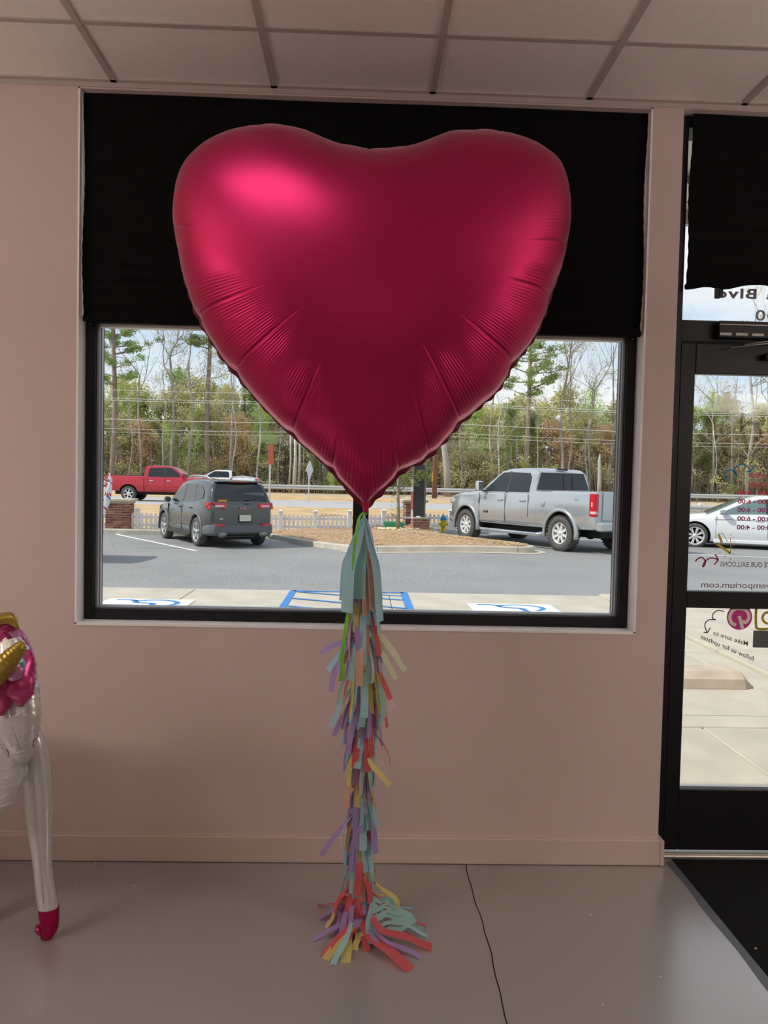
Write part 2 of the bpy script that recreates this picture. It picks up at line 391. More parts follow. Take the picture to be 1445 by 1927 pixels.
MB().bx(1.33, 2.21, .082, .088, .28, 1.042).build('glass_pane', GLASS, door)
MB().bx(1.334, 2.205, .066, .078, .284, .290).bx(1.334, 2.205, .068, .08, .2925, .2965).build('glazing_stop', SILV, door)
MB().bx(1.26, 2.28, .096, .102, 2.20, 2.966).build('glass_pane', GLASS, do)
th = MB().bbox(DX0, DX1, .04, .17, 0, .016, .004); th.bx(DX0, DX1, .055, .06, .016, .02); th.build('threshold', ALU, do)
# closer on the header, with its arm
cb = MB(); cb.bbox(1.40, 1.72, .012, .052, 2.128, 2.196, .004); c_ = cb.build('door_closer', BLK, do)
cs = MB()
for k in range(4): cs.bx(1.405+k*.065, 1.452+k*.065, .0105, .0125, 2.138, 2.148)
cs.bx(1.402, 1.72, .0085, .0135, 2.178, 2.182); cs.build('slot_strip', mat('closer_grey', (.30, .29, .28), .4, .5), c_)
MB().tube([(1.50, .0, 2.10), (1.72, .01, 2.137)], .004, 8).tube([(1.44, -.01, 2.085), (1.72, .005, 2.125)], .0025, 8).build('closer_arm', mat('arm_steel', (.35, .33, .3), .3, .9), c_)
MB().bbox(1.60, 1.70, .02, .06, 2.05, 2.075, .004).build('arm_bracket', BLK, c_)
# lettering on the door glass, reads from outside
YD = .080
def text_mesh(txt, size, bold=0.0, shear=0.0, spacing=1.0):
    cu = bpy.data.curves.new('t', 'FONT'); cu.body = txt; cu.size = size; cu.offset = bold; cu.shear = shear; cu.space_character = spacing; cu.resolution_u = 3; cu.extrude = .0003
    ob = bpy.data.objects.new('t', cu); C.objects.link(ob); dg = bpy.context.evaluated_depsgraph_get()
    me = bpy.data.meshes.new_from_object(ob.evaluated_get(dg)); bpy.data.objects.remove(ob); return me
def lettering(txt, px, py, hpx, col, parent, Y, bold=.0, ang=0, rightpx=None, name='lettering', shear=0, sp=1.0):
    """mirrored as seen from inside: the last letter starts at the photograph's left"""
    me = text_mesh(txt, 1, bold, shear, sp); xs = [v.co.x for v in me.vertices]; x1 = max(xs); ysz = max(v.co.y for v in me.vertices)
    p = at(px, py, Y); q = at(px, py-hpx, Y); s = (q.z-p.z)/.70
    sx = s
    if rightpx: sx = (at(rightpx, py, Y).x-p.x)/(x1-min(xs))
    for v in me.vertices: v.co = Vector(((x1-v.co.x)*sx, v.co.z*s, v.co.y*s))
    me.flip_normals(); me.materials.append(col)
    o = link(name, me, parent, p); o.rotation_euler = (0, ang, 0); return o
def flatcol(n, c): return mat(n, c, .5)
CR1 = flatcol('vinyl_crimson', (.55, .02, .09)); CR2 = flatcol('vinyl_plum', (.34, .03, .18)); DG = flatcol('vinyl_grey', (.16, .16, .14)); LV = flatcol('vinyl_mauve', (.26, .22, .26))
BLV = flatcol('vinyl_blue', (.01, .20, .36)); YV = flatcol('vinyl_mustard', (.50, .38, .01)); YD2 = flatcol('vinyl_olive', (.36, .30, .02)); PK = flatcol('vinyl_magenta', (.55, .03, .24)); PV = flatcol('vinyl_purple', (.18, .05, .24)); BRN = flatcol('vinyl_brown', (.30, .22, .08)); WV = flatcol('vinyl_white', (.75, .72, .62))
for i, (t, y, x, x2, c) in enumerate((('CLOSED', 899, 1411, 1456, CR1), ('CLOSED', 916, 1410, 1455, CR1), ('10:00 - 6:00', 930.5, 1388, 1456, CR1), ('10:00 - 6:00', 947, 1388, 1456, CR1), ('10:00 - 6:00', 963, 1387, 1455, CR2), ('10:00 - 6:00', 979.5, 1387, 1455, CR2), ('10:00 - 4:00', 996, 1386, 1454, CR2))):
    lettering(t, x, y, 8.2, c, door, YD, .03, rightpx=x2, name='hours_lettering')
lettering('TE OUR BALLOONS', 1355, 1066, 9.5, DG, door, YD, .012, rightpx=1449, name='slogan_lettering')
lettering('tyemporium.com', 1319, 1105, 11, LV, door, YD, .012, rightpx=1457, name='address_lettering')
lettering('Make sure to', 1341, 1194, 8, DG, door, YD, .014, ang=R(17), rightpx=1411, name='script_lettering', shear=.25)
lettering('follow us for updates', 1317, 1201, 8.5, DG, door, YD, .014, ang=R(22), rightpx=1427, name='script_lettering', shear=.25)
t_ = lettering('a Blvd', 1349, 560, 18, LV, do, .094, .03, rightpx=1459, name='street_lettering', sp=1.15)
lettering('00', 1421, 603, 20, LV, do, .094, .014, rightpx=1462, name='number_lettering', sp=1.1)
def ribbon(pts, wd, y0, y1, smooth=8, closed=False, taper=False):
    """flat stroke in the x-z plane"""
    P = cr_spline(pts, smooth) if smooth > 1 else [Vector(p) for p in pts]
    mb = MB(); L = len(P); V = []
    for i, p in enumerate(P):
        t = (P[min(i+1, L-1)]-P[max(i-1, 0)]); t = Vector((t.x, 0, t.z)).normalized(); nrm = Vector((-t.z, 0, t.x))
        wq = wd*(.5 if not taper else .5*(1-.6*i/(L-1)))
        for s, yy in ((1, y0), (1, y1), (-1, y1), (-1, y0)):
            q = p+nrm*wq*s; V.append((q.x, yy, q.z))
    F = []
    for i in range(L-1):
        for k in range(4): j = (k+1) % 4; F.append((i*4+k, i*4+j, i*4+4+j, i*4+4+k))
    F += [(0, 1, 2, 3), tuple((L-1)*4+k for k in (3, 2, 1, 0))]
    return mb.add(V, F)
def strokes(name, lst, wpx, col, parent, Y=YD, smooth=8):
    mb = MB(); wd = wpx*(Y-CAM.y)/FPX
    for pts in lst:
        r = ribbon([at(x, y, Y) for x, y in pts], wd, Y, Y+.001, smooth); mb.add(r.v, r.f)
    return mb.build(name, col, parent)
def c8(x, y, s=9.32, ox=1290, oy=860): return (ox+x/s, oy+y/s)
strokes('loop_arrow', [[c8(715, 410), c8(690, 330), c8(720, 250), c8(800, 232), c8(860, 260), c8(895, 315), c8(860, 290), c8(855, 225), c8(910, 150), c8(985, 125), c8(1075, 160), c8(1140, 245)], [c8(1220, 140), c8(1145, 250)], [c8(1060, 256), c8(1145, 256)]], 2.8, BLV, door)
strokes('loop_arrow', [[c8(170, 1830), c8(230, 1775), c8(300, 1770), c8(345, 1830), c8(335, 1900), c8(300, 1920), c8(330, 1850), c8(400, 1785), c8(490, 1775), c8(570, 1805)], [c8(520, 1705), c8(575, 1805)], [c8(575, 1805), c8(500, 1890)]], 2.6, flatcol('vinyl_rose', (.30, .01, .09)), door)
def d8(x, y): return c8(x, y, 4.19, 1260, 1040)
strokes('loop_arrow', [[d8(430, 465), d8(385, 455), d8(345, 480), d8(340, 520), d8(362, 528), d8(310, 530), d8(280, 560), d8(283, 600), d8(298, 632)], [d8(320, 592), d8(298, 632)], [d8(268, 628), d8(298, 632)]], 2.0, PV, door)
strokes('bolt_fill', [[c8(580, 1360), c8(638, 1500)], [c8(550, 1520), c8(785, 1690)]], 4.6, YV, door, smooth=1)
strokes('bolt_outline', [[c8(565, 1355), c8(645, 1330), c8(730, 1475), c8(790, 1415), c8(795, 1600), c8(780, 1710)], [c8(660, 1515), c8(540, 1510)]], 1.3, YV, door, smooth=1)
strokes('bolt_rays', [[c8(800, 1350), c8(780, 1385)], [c8(850, 1400), c8(822, 1415)], [c8(828, 1480), c8(865, 1486)], [c8(825, 1550), c8(858, 1560)], [c8(825, 1610), c8(865, 1632)], [c8(820, 1690), c8(868, 1722)], [c8(785, 1765), c8(795, 1815)], [c8(695, 1720), c8(688, 1762)], [c8(615, 1660), c8(585, 1700)], [c8(550, 1600), c8(510, 1635)]], .9, BRN, door, smooth=1)
# round magenta badge with a pale hooked letter
def discmb(px, py, rp, y0, y1, n=40):
    c = at(px, py, y0); r = rp*(y0-CAM.y)/FPX; return MB().prism([(c.x+r*math.cos(2*PI*k/n), c.z+r*math.sin(2*PI*k/n)) for k in range(n)], y0, y1)
bd = discmb(*d8(551, 508), 24.6, YD, YD+.001).build('round_badge', PK, door)
strokes('badge_letter', [[d8(575, 600), d8(560, 540), d8(548, 500)], [d8(525, 570), d8(490, 555), d8(475, 505), d8(500, 455), d8(555, 440), d8(610, 462), d8(625, 510), d8(600, 550), d8(575, 540)]], 6.2, WV, door, YD-.0012)
strokes('square_badge', [[d8(790, 432), d8(700, 432), d8(682, 450), d8(681, 570), d8(700, 602), d8(790, 602)]], 5, YD2, door, smooth=4)
strokes('badge_ring', [[d8(790, 470), d8(750, 478), d8(732, 515), d8(750, 550), d8(790, 562)]], 4.6, YD2, door)
p0, p1 = at(*d8(655, 748), YD), at(*d8(900, 618), YD)
MB().bx(p0.x, p1.x, YD, YD+.001, p0.z, p1.z).build('grey_sticker', flatcol('vinyl_slate', (.09, .095, .09)), door)
GHOST = glass('ghost_vinyl', (.80, .80, .80), .01)
strokes('faded_lettering', [[(1362, 792), (1357, 808), (1364, 820), (1371, 812), (1366, 800)], [(1400, 762), (1396, 800), (1407, 845), (1416, 870)], [(1394, 815), (1400, 797), (1418, 797), (1430, 812), (1424, 830)], [(1372, 768), (1374, 770)], [(1360, 850), (1372, 860), (1392, 858), (1410, 862)]], 6, GHOST, door, YD+.003)

# entrance mat
mt = thing('entrance_mat', 'black rubber-backed entrance mat lying in front of the glass door', 'mat', (1.9, -.75, 0))
MB().bbox(-.605, .8, -.75, .78, .001, .009, .003).build('mat_pile', MATR, mt)
ed = MB(); ed.grid(lambda u, v: (-.632+.027*u+.003*math.sin(v*23)*(1-u), -.75+1.52*v, .001+.007*u), 3, 60); ed.build('rubber_edge', MATE, mt)

# little flecks on the floor
FLK = mat('fleck', (.75, .72, .68), .7)
for k, (px, py, lab) in enumerate(((141, 1667, 'small white fleck on the floor just right of the pink hoof'), (164, 1660, 'flat pale fleck on the floor below the baseboard left of the window centre'), (252, 1668, 'pale fleck on the floor below the left part of the window'), (1112, 1722, 'white fleck on the floor left of the mat'), (1134, 1891, 'white fleck on the floor near the lower edge, left of the bluish sheen'), (1242, 1838, 'pale curled fleck within the bluish sheen beside the mat'), (1421, 1785, 'white crumb lying on the black entrance mat'), (178, 1624, 'tiny pale fleck right at the foot of the baseboard'))):
    z = .0012 if k != 6 else .0092
    p = atz(px, py, z); q = MB(); q.ellipsoid((0, 0, .0008), (.005, .0028, .0011), nu=8, nv=5, fn=lambda v: 1+.4*math.sin(v.x*7+v.y*5)); o = q.build('paint_fleck', FLK, None, p); o.rotation_euler = (0, 0, k*1.1)
    tag(o, lab, 'debris', 'pale flecks on the floor')
# ------------------------------------------------------------------ heart balloon
BY = -.45
OUT = [(693,279),(662,273),(636,267),(600,251),(560,237),(512,230),(465,234),(425,244),(382,267),(347,305),(329,348),(324,388),(326,430),(334,475),(344,520),(358,562),(376,600),(398,642),(422,678),(452,712),(500,771),(550,815),(600,866),(640,908),(668,938),(688,957),
       (704,940),(738,908),(768,880),(806,858),(862,797),(902,764),(936,733),(968,682),(1000,642),(1026,590),(1042,545),(1058,502),(1070,452),(1076,400),(1072,350),(1055,305),(1027,275),(990,255),(940,243),(890,240),(850,243),(810,257),(775,271),(740,276),(715,278)]
OP = [at(x, y, BY) for x, y in OUT]; OP = [Vector((p.x, 0, p.z)) for p in OP]
CX, CZ = .012, 2.19
NB = 1680
def heart_outline():
    dense = []
    L = len(OP)
    for i in range(L):
        a, b, c, d = OP[(i-1) % L], OP[i], OP[(i+1) % L], OP[(i+2) % L]
        if i == 25: a = 2*b-c          # keep the tip sharp
        if i == 24: d = 2*c-b
        for j in range(24):
            t = j/24; dense.append(.5*((2*b)+(c-a)*t+(2*a-5*b+4*c-d)*t*t+(3*b-a-3*c+d)*t**3))
    cum = [0]
    for i in range(len(dense)): cum.append(cum[-1]+(dense[(i+1) % len(dense)]-dense[i]).length)
    tot = cum[-1]; cum = np.array(cum); X = np.array([p.x for p in dense]+[dense[0].x]); Z = np.array([p.z for p in dense]+[dense[0].z])
    s = np.arange(NB)/NB*tot
    return np.interp(s, cum, X), np.interp(s, cum, Z), s, tot
def arc_at(px, py):
    p = at(px, py, BY); return hs_[np.argmin((hx-p.x)**2+(hz-p.z)**2)]
creases = [(382, 600, 1, .15), (446, 703, 1, .17), (554, 815, 1, .15), (622, 888, 1, .07), (330, 440, .5, .07), (1064, 470, -.7, .10), (1036, 568, -1, .12), (962, 690, -1, .14), (862, 797, -1, .17), (806, 858, -1, .13), (754, 893, -1, .08), (693, 279, .5, .06), (612, 256, .4, .05), (940, 243, .3, .03)]
def solve():
    global hx, hz, hs_, HT, pin, tipd, low, inset, nx_, nz_, bx_, bz_, G, x0, x1, z0, z1, XX, ZZ, rr, U
    hx, hz, hs_, HT = heart_outline()
    # pinched body outline and pillow height from a membrane (Poisson) solve
    pin = np.zeros(NB)
    for px, py, sg, ln in creases:
        d = np.abs((hs_-arc_at(px, py)+HT/2) % HT-HT/2); pin += .010*abs(sg)*np.exp(-(d/.022)**2)
    tipd = np.abs((hs_-arc_at(688, 957)+HT/2) % HT-HT/2)
    low = np.clip((2.45-hz)/.5, 0, 1)
    inset = .003+pin*.8+.006*np.exp(-(tipd/.12)**2)
    nx_ = np.gradient(hz); nz_ = -np.gradient(hx); ln_ = np.hypot(nx_, nz_); nx_ /= ln_; nz_ /= ln_
    if np.mean(nx_*(hx-CX)+nz_*(hz-CZ)) < 0: nx_, nz_ = -nx_, -nz_
    bx_, bz_ = hx-smoothc(nx_)*inset, hz-smoothc(nz_)*inset
    G = 176; x0, x1, z0, z1 = bx_.min()-.02, bx_.max()+.02, bz_.min()-.02, bz_.max()+.02
    gx_, gz_ = np.linspace(x0, x1, G), np.linspace(z0, z1, G); XX, ZZ = np.meshgrid(gx_, gz_)
    ang = np.arctan2(bz_-CZ, bx_-CX); o_ = np.argsort(ang); rr = np.hypot(bx_-CX, bz_-CZ)
    A = np.concatenate([ang[o_]-2*PI, ang[o_], ang[o_]+2*PI]); Rr = np.tile(rr[o_], 3)
    GA = np.arctan2(ZZ-CZ, XX-CX); GR = np.hypot(XX-CX, ZZ-CZ); inside = GR < np.interp(GA, A, Rr)
    U = np.where(inside, .1, 0.0); hxs, hzs = (gx_[1]-gx_[0])**2, (gz_[1]-gz_[0])**2
    chk = (np.add.outer(np.arange(G), np.arange(G)) % 2 == 0)
    om = 2/(1+math.sin(PI/G))
    for it in range(420):
        for par in (chk, ~chk):
            nb = np.zeros_like(U)
            nb[1:-1, 1:-1] = ((U[1:-1, 2:]+U[1:-1, :-2])/hxs+(U[2:, 1:-1]+U[:-2, 1:-1])/hzs+1)/(2/hxs+2/hzs)
            q = inside & par; U[q] += om*(nb[q]-U[q])
    U /= U.max()
k25 = np.ones(25)/25
def smoothc(a): return np.convolve(np.concatenate([a[-12:], a, a[:12]]), k25, 'valid')
def sampU(x, z):
    fx = np.clip((x-x0)/(x1-x0)*(G-1), 0, G-1.001); fz = np.clip((z-z0)/(z1-z0)*(G-1), 0, G-1.001)
    i, j = fx.astype(int), fz.astype(int); a, b = fx-i, fz-j
    return U[j, i]*(1-a)*(1-b)+U[j, i+1]*a*(1-b)+U[j+1, i]*(1-a)*b+U[j+1, i+1]*a*b
def profile(u, d, sign): return (.275 if sign < 0 else .24)*np.clip(u, 0, 1)**.44*np.clip(d/.010, 0, 1)**.35
def shell(sign, M, wrinkle):
    ks = np.arange(M+1)/M; ss = 1-(1-ks)**2.0          # s=0 rim .. 1 centre
    ss = np.sin(ks*PI/2)**1.0; ss = 1-(1-ks)**1.0
    ss = ks**2.1
    V = []
    pr_a = [(arc_at(px, py), sg, ln) for px, py, sg, ln in creases]
    for kk, s in enumerate(ss):
        x = bx_+(CX-bx_)*s; z = bz_+(CZ-bz_)*s
        d = s*rr*.86
        u = np.clip(sampU(x, z), 0, 1)
        # near the rim use the analytic square-root foot so that it meets the seam cleanly
        y = profile(u, d, sign)
        if wrinkle:
            w_ = np.zeros(NB)
            for sc, sg, ln in pr_a:
                dl = ((hs_-sc+HT/2) % HT-HT/2)*(1 if sg > 0 else -1)
                dl = dl*1.0
                win = np.clip(d/.01, 0, 1)*np.exp(-(d/(ln))**4)
                a = abs(sg)
                w_ -= .0055*a*np.exp(-(dl/.005)**2)*win
                w_ += .0040*a*np.exp(-np.clip(dl, 0, 9)/.03)*(dl > 0)*win-.0035*a*np.exp(np.clip(dl, -9, 0)/.025)*(dl <= 0)*win
                rw = np.exp(-((d-ln*.62)/(ln*.40))**2)*np.exp(-((dl+.055)/.055)**2)
                w_ += .0014*a*np.sin(dl*2*PI/.0125+d*9)*rw
                rw2 = np.exp(-((d-ln*.75)/(ln*.35))**2)*np.exp(-((dl-.05)/.05)**2)
                w_ += .0010*a*np.sin(dl*2*PI/.0115-d*7)*rw2
            tipw = np.exp(-((d-.05)/.04)**2)*np.exp(-(tipd/.13)**2)
            w_ += .0030*np.sin(tipd*2*PI/.018)*tipw
            y = y+w_
        y = np.maximum(y, .0003 if kk else 0)
        V.append(np.stack([x, sign*y, z], 1))
    return V
# shrink the seam outline so that the bulging front, not the seam, meets the photographed outline
T0 = [Vector(p) for p in OP]; CC = Vector((CX, 0, CZ))
for it_ in range(3):
    solve()
    P_ = []
    for s_ in (0, .004, .01, .02, .035, .055, .08, .11):
        x = bx_+(CX-bx_)*s_; z = bz_+(CZ-bz_)*s_; y = -profile(sampU(x, z), s_*rr*.86, -1)
        q = np.stack([x-CAM.x, y+BY-CAM.y, z-CAM.z], 1); dep = q@np.array(_f); k_ = (BY-CAM.y)/(q[:, 1]); P_.append(np.stack([CAM.x+q[:, 0]*k_, CAM.z+q[:, 2]*k_], 1))
    P_ = np.concatenate(P_); an = np.arctan2(P_[:, 1]-CZ, P_[:, 0]-CX); ra = np.hypot(P_[:, 0]-CX, P_[:, 1]-CZ)
    for i, p in enumerate(OP):
        t_ = T0[i]; a_ = math.atan2(t_.z-CZ, t_.x-CX); sel = np.abs((an-a_+PI) % (2*PI)-PI) < .02; got = ra[sel].max(); want = (t_-CC).length
        if abs(i-25) > 1: OP[i] = CC+(p-CC)*(1+(want+.001-got)/want*.9)
solve()
Mf, Mb = 58, 26
front = shell(-1, Mf, True); back = shell(1, Mb, False)
rows = front[:-1][::-1]+back[1:-1]       # centre-front .. rim .. centre-back
verts = np.concatenate(rows); nr = len(rows)
ii = np.arange(NB); jj = (ii+1) % NB
faces = []
for r_ in range(nr-1):
    a = r_*NB; faces.append(np.stack([a+ii, a+jj, a+NB+jj, a+NB+ii], 1))
faces = np.concatenate(faces).tolist(); vl = verts.tolist()
vl.append(front[-1][0].tolist()); vl.append(back[-1][0].tolist()); nv_ = len(vl)
faces += [[nv_-2, (i+1) % NB, i] for i in range(NB)]+[[(nr-1)*NB+i, (nr-1)*NB+(i+1) % NB, nv_-1] for i in range(NB)]
BAL = mat('satin_pink_foil', (.55, .020, .115), .37, .84, .5)
bb_ = BAL.node_tree.nodes['Principled BSDF'].inputs; bb_['Sheen Weight'].default_value = .55; bb_['Sheen Roughness'].default_value = .35; bb_['Sheen Tint'].default_value = (1, .72, .78, 1)
HB = thing('heart_balloon', 'huge satin hot pink heart-shaped foil balloon floating before the window', 'balloon', (0, BY, 0))
me = bpy.data.meshes.new('envelope'); me.from_pydata(vl, [], faces); me.materials.append(BAL)
me.polygons.foreach_set('use_smooth', [True]*len(me.polygons)); b = bmesh.new(); b.from_mesh(me); bmesh.ops.recalc_face_normals(b, faces=b.faces); b.to_mesh(me); b.free()
link('envelope', me, HB)
# seam flange, scalloped along the lower sides
NF = NB//2; fi = np.arange(NF)*2; V = []; sm_nx, sm_nz = smoothc(nx_), smoothc(nz_)
fw = .002+.0070*low*np.where(hx > CX, 1, .6+.4*np.sin(hs_*6.3))*(.55+.45*np.sin(hs_*2*PI/.052+1.9*np.sin(hs_*7))) + .005*np.exp(-(tipd/.15)**2)
for j in range(4):
    t = j/3; q = t*(inset*0+fw+inset*.9)
    V.append(np.stack([bx_[fi]+sm_nx[fi]*(q[fi]-.001), .004*t*np.sin(hs_[fi]*2*PI/.058+.5)*low[fi]+.006*t*low[fi], bz_[fi]+sm_nz[fi]*(q[fi]-.001)], 1))
V = np.concatenate(V).tolist(); F = []
for j in range(3):
    for i in range(NF): F.append((j*NF+i, j*NF+(i+1) % NF, (j+1)*NF+(i+1) % NF, (j+1)*NF+i))
SEAM = mat('shaded_seam_foil', (.16, .006, .03), .5, .3)  # flange foil darkened: its backlit shade is put into the colour
fm = MB().add(V, F, 0, True).build('seam_flange', SEAM, HB); sol = fm.modifiers.new('s', 'SOLIDIFY'); sol.thickness = .0012
tp = at(688, 955, BY)
nk = MB(); nk.grid(lambda u, v: (tp.x+(u-.5)*(.030-.020*v), -.006-.004*abs(math.sin(u*PI*2)), tp.z+.045-.062*v), 10, 10)
nk.build('neck', BAL, HB).modifiers.new('s', 'SOLIDIFY').thickness = .003

# ------------------------------------------------------------------ tassel garland
pal = {'light blue': (.50, .80, .88), 'seafoam': (.42, .72, .68), 'lavender': (.52, .39, .72), 'coral red': (.84, .18, .20), 'peach': (.86, .52, .40), 'yellow': (.84, .72, .28), 'pale pink': (.88, .62, .66), 'pale green': (.72, .80, .54)}
TIS = {k: mat('tissue_'+k.replace(' ', '_'), c, .85, trans=.5, spec=.15, bump=.1, bscale=150) for k, c in pal.items()}
TIS['lime'] = mat('lime_ribbon', (.20, .62, .03), .35, trans=.25)
gt = at(688, 968, BY); GX, GY = gt.x, BY
garl = thing('tassel_garland', 'long garland of multicoloured tissue paper tassels hanging from the heart balloon to the floor', 'garland', (GX, GY, 0))
rn = random.Random(21)
def strip(pts, wd, face, mi=None, curl=0):
    """ribbon along pts; face = preferred normal direction at start"""
    P = cr_spline(pts, 3); L = len(P); V = []; F = []
    for i, p in enumerate(P):
        t = (P[min(i+1, L-1)]-P[max(i-1, 0)]).normalized(); s = t.cross(face)
        if s.length < 1e-3: s = t.cross(Vector((.3, .8, .2)))
        s.normalize(); n = s.cross(t); wq = wd*(.30+.70*min(1, i/(L*.35)))
        cu_ = curl*(i/L); s2 = s*math.cos(cu_)+n*math.sin(cu_)
        V += [p-s2*wq/2, p+s2*wq/2]
    for i in range(L-1): F.append((2*i, 2*i+1, 2*i+3, 2*i+2))
    return V, F
AX = lambda z: Vector((.010*math.sin(z*2.3+.5)+.004*math.sin(z*9)-.006*(1.4-z), .006*math.sin(z*5), z))
tiers = [  # z of the gather, length, spread, colours, strips
 (1.300, .215, .060, ['light blue', 'light blue', 'lavender', 'seafoam', 'peach'], 17),
 (1.215, .205, .070, ['coral red', 'lavender', 'peach', 'light blue', 'yellow'], 19),
 (1.115, .200, .082, ['peach', 'lavender', 'light blue', 'pale green', 'pale pink', 'coral red'], 20),
 (1.020, .195, .105, ['coral red', 'peach', 'pale green', 'light blue', 'lavender'], 20),
 (.935, .190, .100, ['coral red', 'seafoam', 'light blue', 'yellow', 'pale pink'], 19),
 (.850, .175, .085, ['light blue', 'coral red', 'lavender', 'seafoam', 'peach'], 18),
 (.775, .170, .080, ['seafoam', 'lavender', 'light blue', 'pale green', 'coral red'], 17),
 (.700, .165, .075, ['light blue', 'seafoam', 'lavender', 'yellow', 'coral red'], 17),
 (.630, .160, .068, ['yellow', 'light blue', 'lavender', 'coral red', 'seafoam'], 16),
 (.560, .150, .062, ['yellow', 'lavender', 'light blue', 'peach'], 16),
 (.490, .150, .060, ['lavender', 'lavender', 'light blue', 'seafoam'], 16),
 (.415, .145, .060, ['coral red', 'yellow', 'peach', 'light blue', 'lavender'], 16),
 (.345, .145, .068, ['yellow', 'coral red', 'peach', 'light blue', 'lavender'], 16),
 (.275, .140, .066, ['yellow', 'seafoam', 'coral red', 'peach', 'light blue'], 16),
 (.205, .120, .062, ['lavender', 'peach', 'coral red', 'light blue', 'yellow'], 14),
 (.150, .120, .075, ['lavender', 'lavender', 'coral red', 'light blue'], 12),
]
nst = 0; extra = MB(); cols = list(TIS)
def tassel_core(z, top, r0=.010, mcol='light blue', h=.045):
    q = MB(); a = AX(z+h*.4); b_ = AX(z-h*.3)
    q.tube([AX(z+h), a, AX(z), b_], [.004, r0*.7, r0, r0*1.2], 10)
    return q.build('tassel', TIS[mcol], garl)
smc = {}
for ti, (z, L, sp, cl_, ns) in enumerate(tiers):
    core = tassel_core(z, 0, .012, cl_[0])
    for s in range(ns):
        th_ = 2*PI*(s+rn.uniform(-.3, .3))/ns; c = rn.choice(cl_); L2 = L*rn.uniform(.80, 1.06); sp2 = sp*rn.uniform(.40, .80)
        if abs(math.cos(th_)) > .75 and rn.random() < .16: sp2 *= 1.6
        d = Vector((math.cos(th_), math.sin(th_)*.8, 0)); lay = rn.uniform(.004, .014); wd = rn.uniform(.018, .027) if ti else rn.uniform(.024, .036)
        k1, k2 = rn.uniform(.25, .5), rn.uniform(-.006, .006); tw = Vector((-d.y, d.x, 0))*rn.uniform(-.020, .020)
        pts = [AX(z+.018)+d*.004, AX(z-.01)+d*(lay+.004), AX(z-L2*.3)+d*(sp2*(k1+.25)+lay)+tw*.3, AX(z-L2*.65)+d*(sp2*.88+lay+k2)+tw*.7, AX(z-L2*.98)+d*(sp2+lay)+tw]
        V, F = strip(pts, wd, d, curl=rn.uniform(-.5, .5)); q = MB().add(V, F, 0, True)
        if math.sin(th_) > .55 and nst > 0 and rn.random() < .5: extra.add(V, F, cols.index(c), True)
        else: q.build('paper_strip', TIS[c], core, fix=False); nst += 1
# big blue sheets of the first tassel
core = tassel_core(1.385, 0, .010, 'light blue', .03)
for th0, wdt, z1, spd, c in ((-2.45, .062, 1.09, .070, 'light blue'), (-1.9, .050, 1.135, .045, 'seafoam'), (-1.45, .055, 1.165, .030, 'light blue'), (-.55, .045, 1.06, .066, 'light blue'), (2.6, .06, 1.12, .075, 'light blue'), (-.85, .030, 1.10, .050, 'peach'), (-.75, .018, 1.12, .048, 'coral red'), (1.3, .07, 1.1, .04, 'lavender'), (.4, .06, 1.12, .06, 'light blue')):
    d = Vector((math.cos(th0), math.sin(th0), 0)); z = 1.40
    pts = [AX(z)+d*.003, AX(z-.05)+d*(spd*.28), AX(z-.12)+d*(spd*.62), AX((z+z1)/2-.02)+d*(spd*.85), AX(z1)+d*spd]
    V, F = strip(pts, wdt, d); MB().add(V, F, 0, True).build('paper_strip', TIS[c], core, fix=False); nst += 1
# strips that stick out, as in the photograph
for px, py, qx, qy, c, yy in ((650, 1205, 603, 1228, 'lavender', -.02), (645, 1225, 617, 1262, 'light blue', -.03), (652, 1240, 632, 1266, 'light blue', .0), (722, 1205, 762, 1262, 'pale green', -.02), (716, 1225, 745, 1278, 'pale green', -.035), (712, 1190, 749, 1238, 'pale pink', .01), (714, 1270, 735, 1316, 'coral red', -.02), (715, 1290, 742, 1330, 'pale pink', -.01), (650, 1310, 622, 1368, 'light blue', .0), (640, 1560, 604, 1610, 'lavender', -.02), (655, 1330, 628, 1385, 'lavender', .01), (700, 1440, 733, 1478, 'yellow', -.055)):
    a = at(px, py, GY+yy)-Vector((GX, GY, 0)); b_ = at(qx, qy, GY+yy*1.6)-Vector((GX, GY, 0)); a0 = Vector((a.x*.25, a.y*.5, a.z+.05))
    V, F = strip([a0, a, (a+b_)/2+Vector((0, -.004, .004)), b_], .018, Vector((0, -1, .2)), curl=.3)
    MB().add(V, F, 0, True).build('paper_strip', TIS[c], core, fix=False); nst += 1
if extra.v: tag(extra.build('paper_strip', [TIS[c] for c in cols], garl, fix=False), kind='stuff')
# cord
MB().tube([AX(1.455-.06*i)+Vector((.0, .0, 0)) for i in range(24)], .0015, 6).build('cord', PALE, garl)
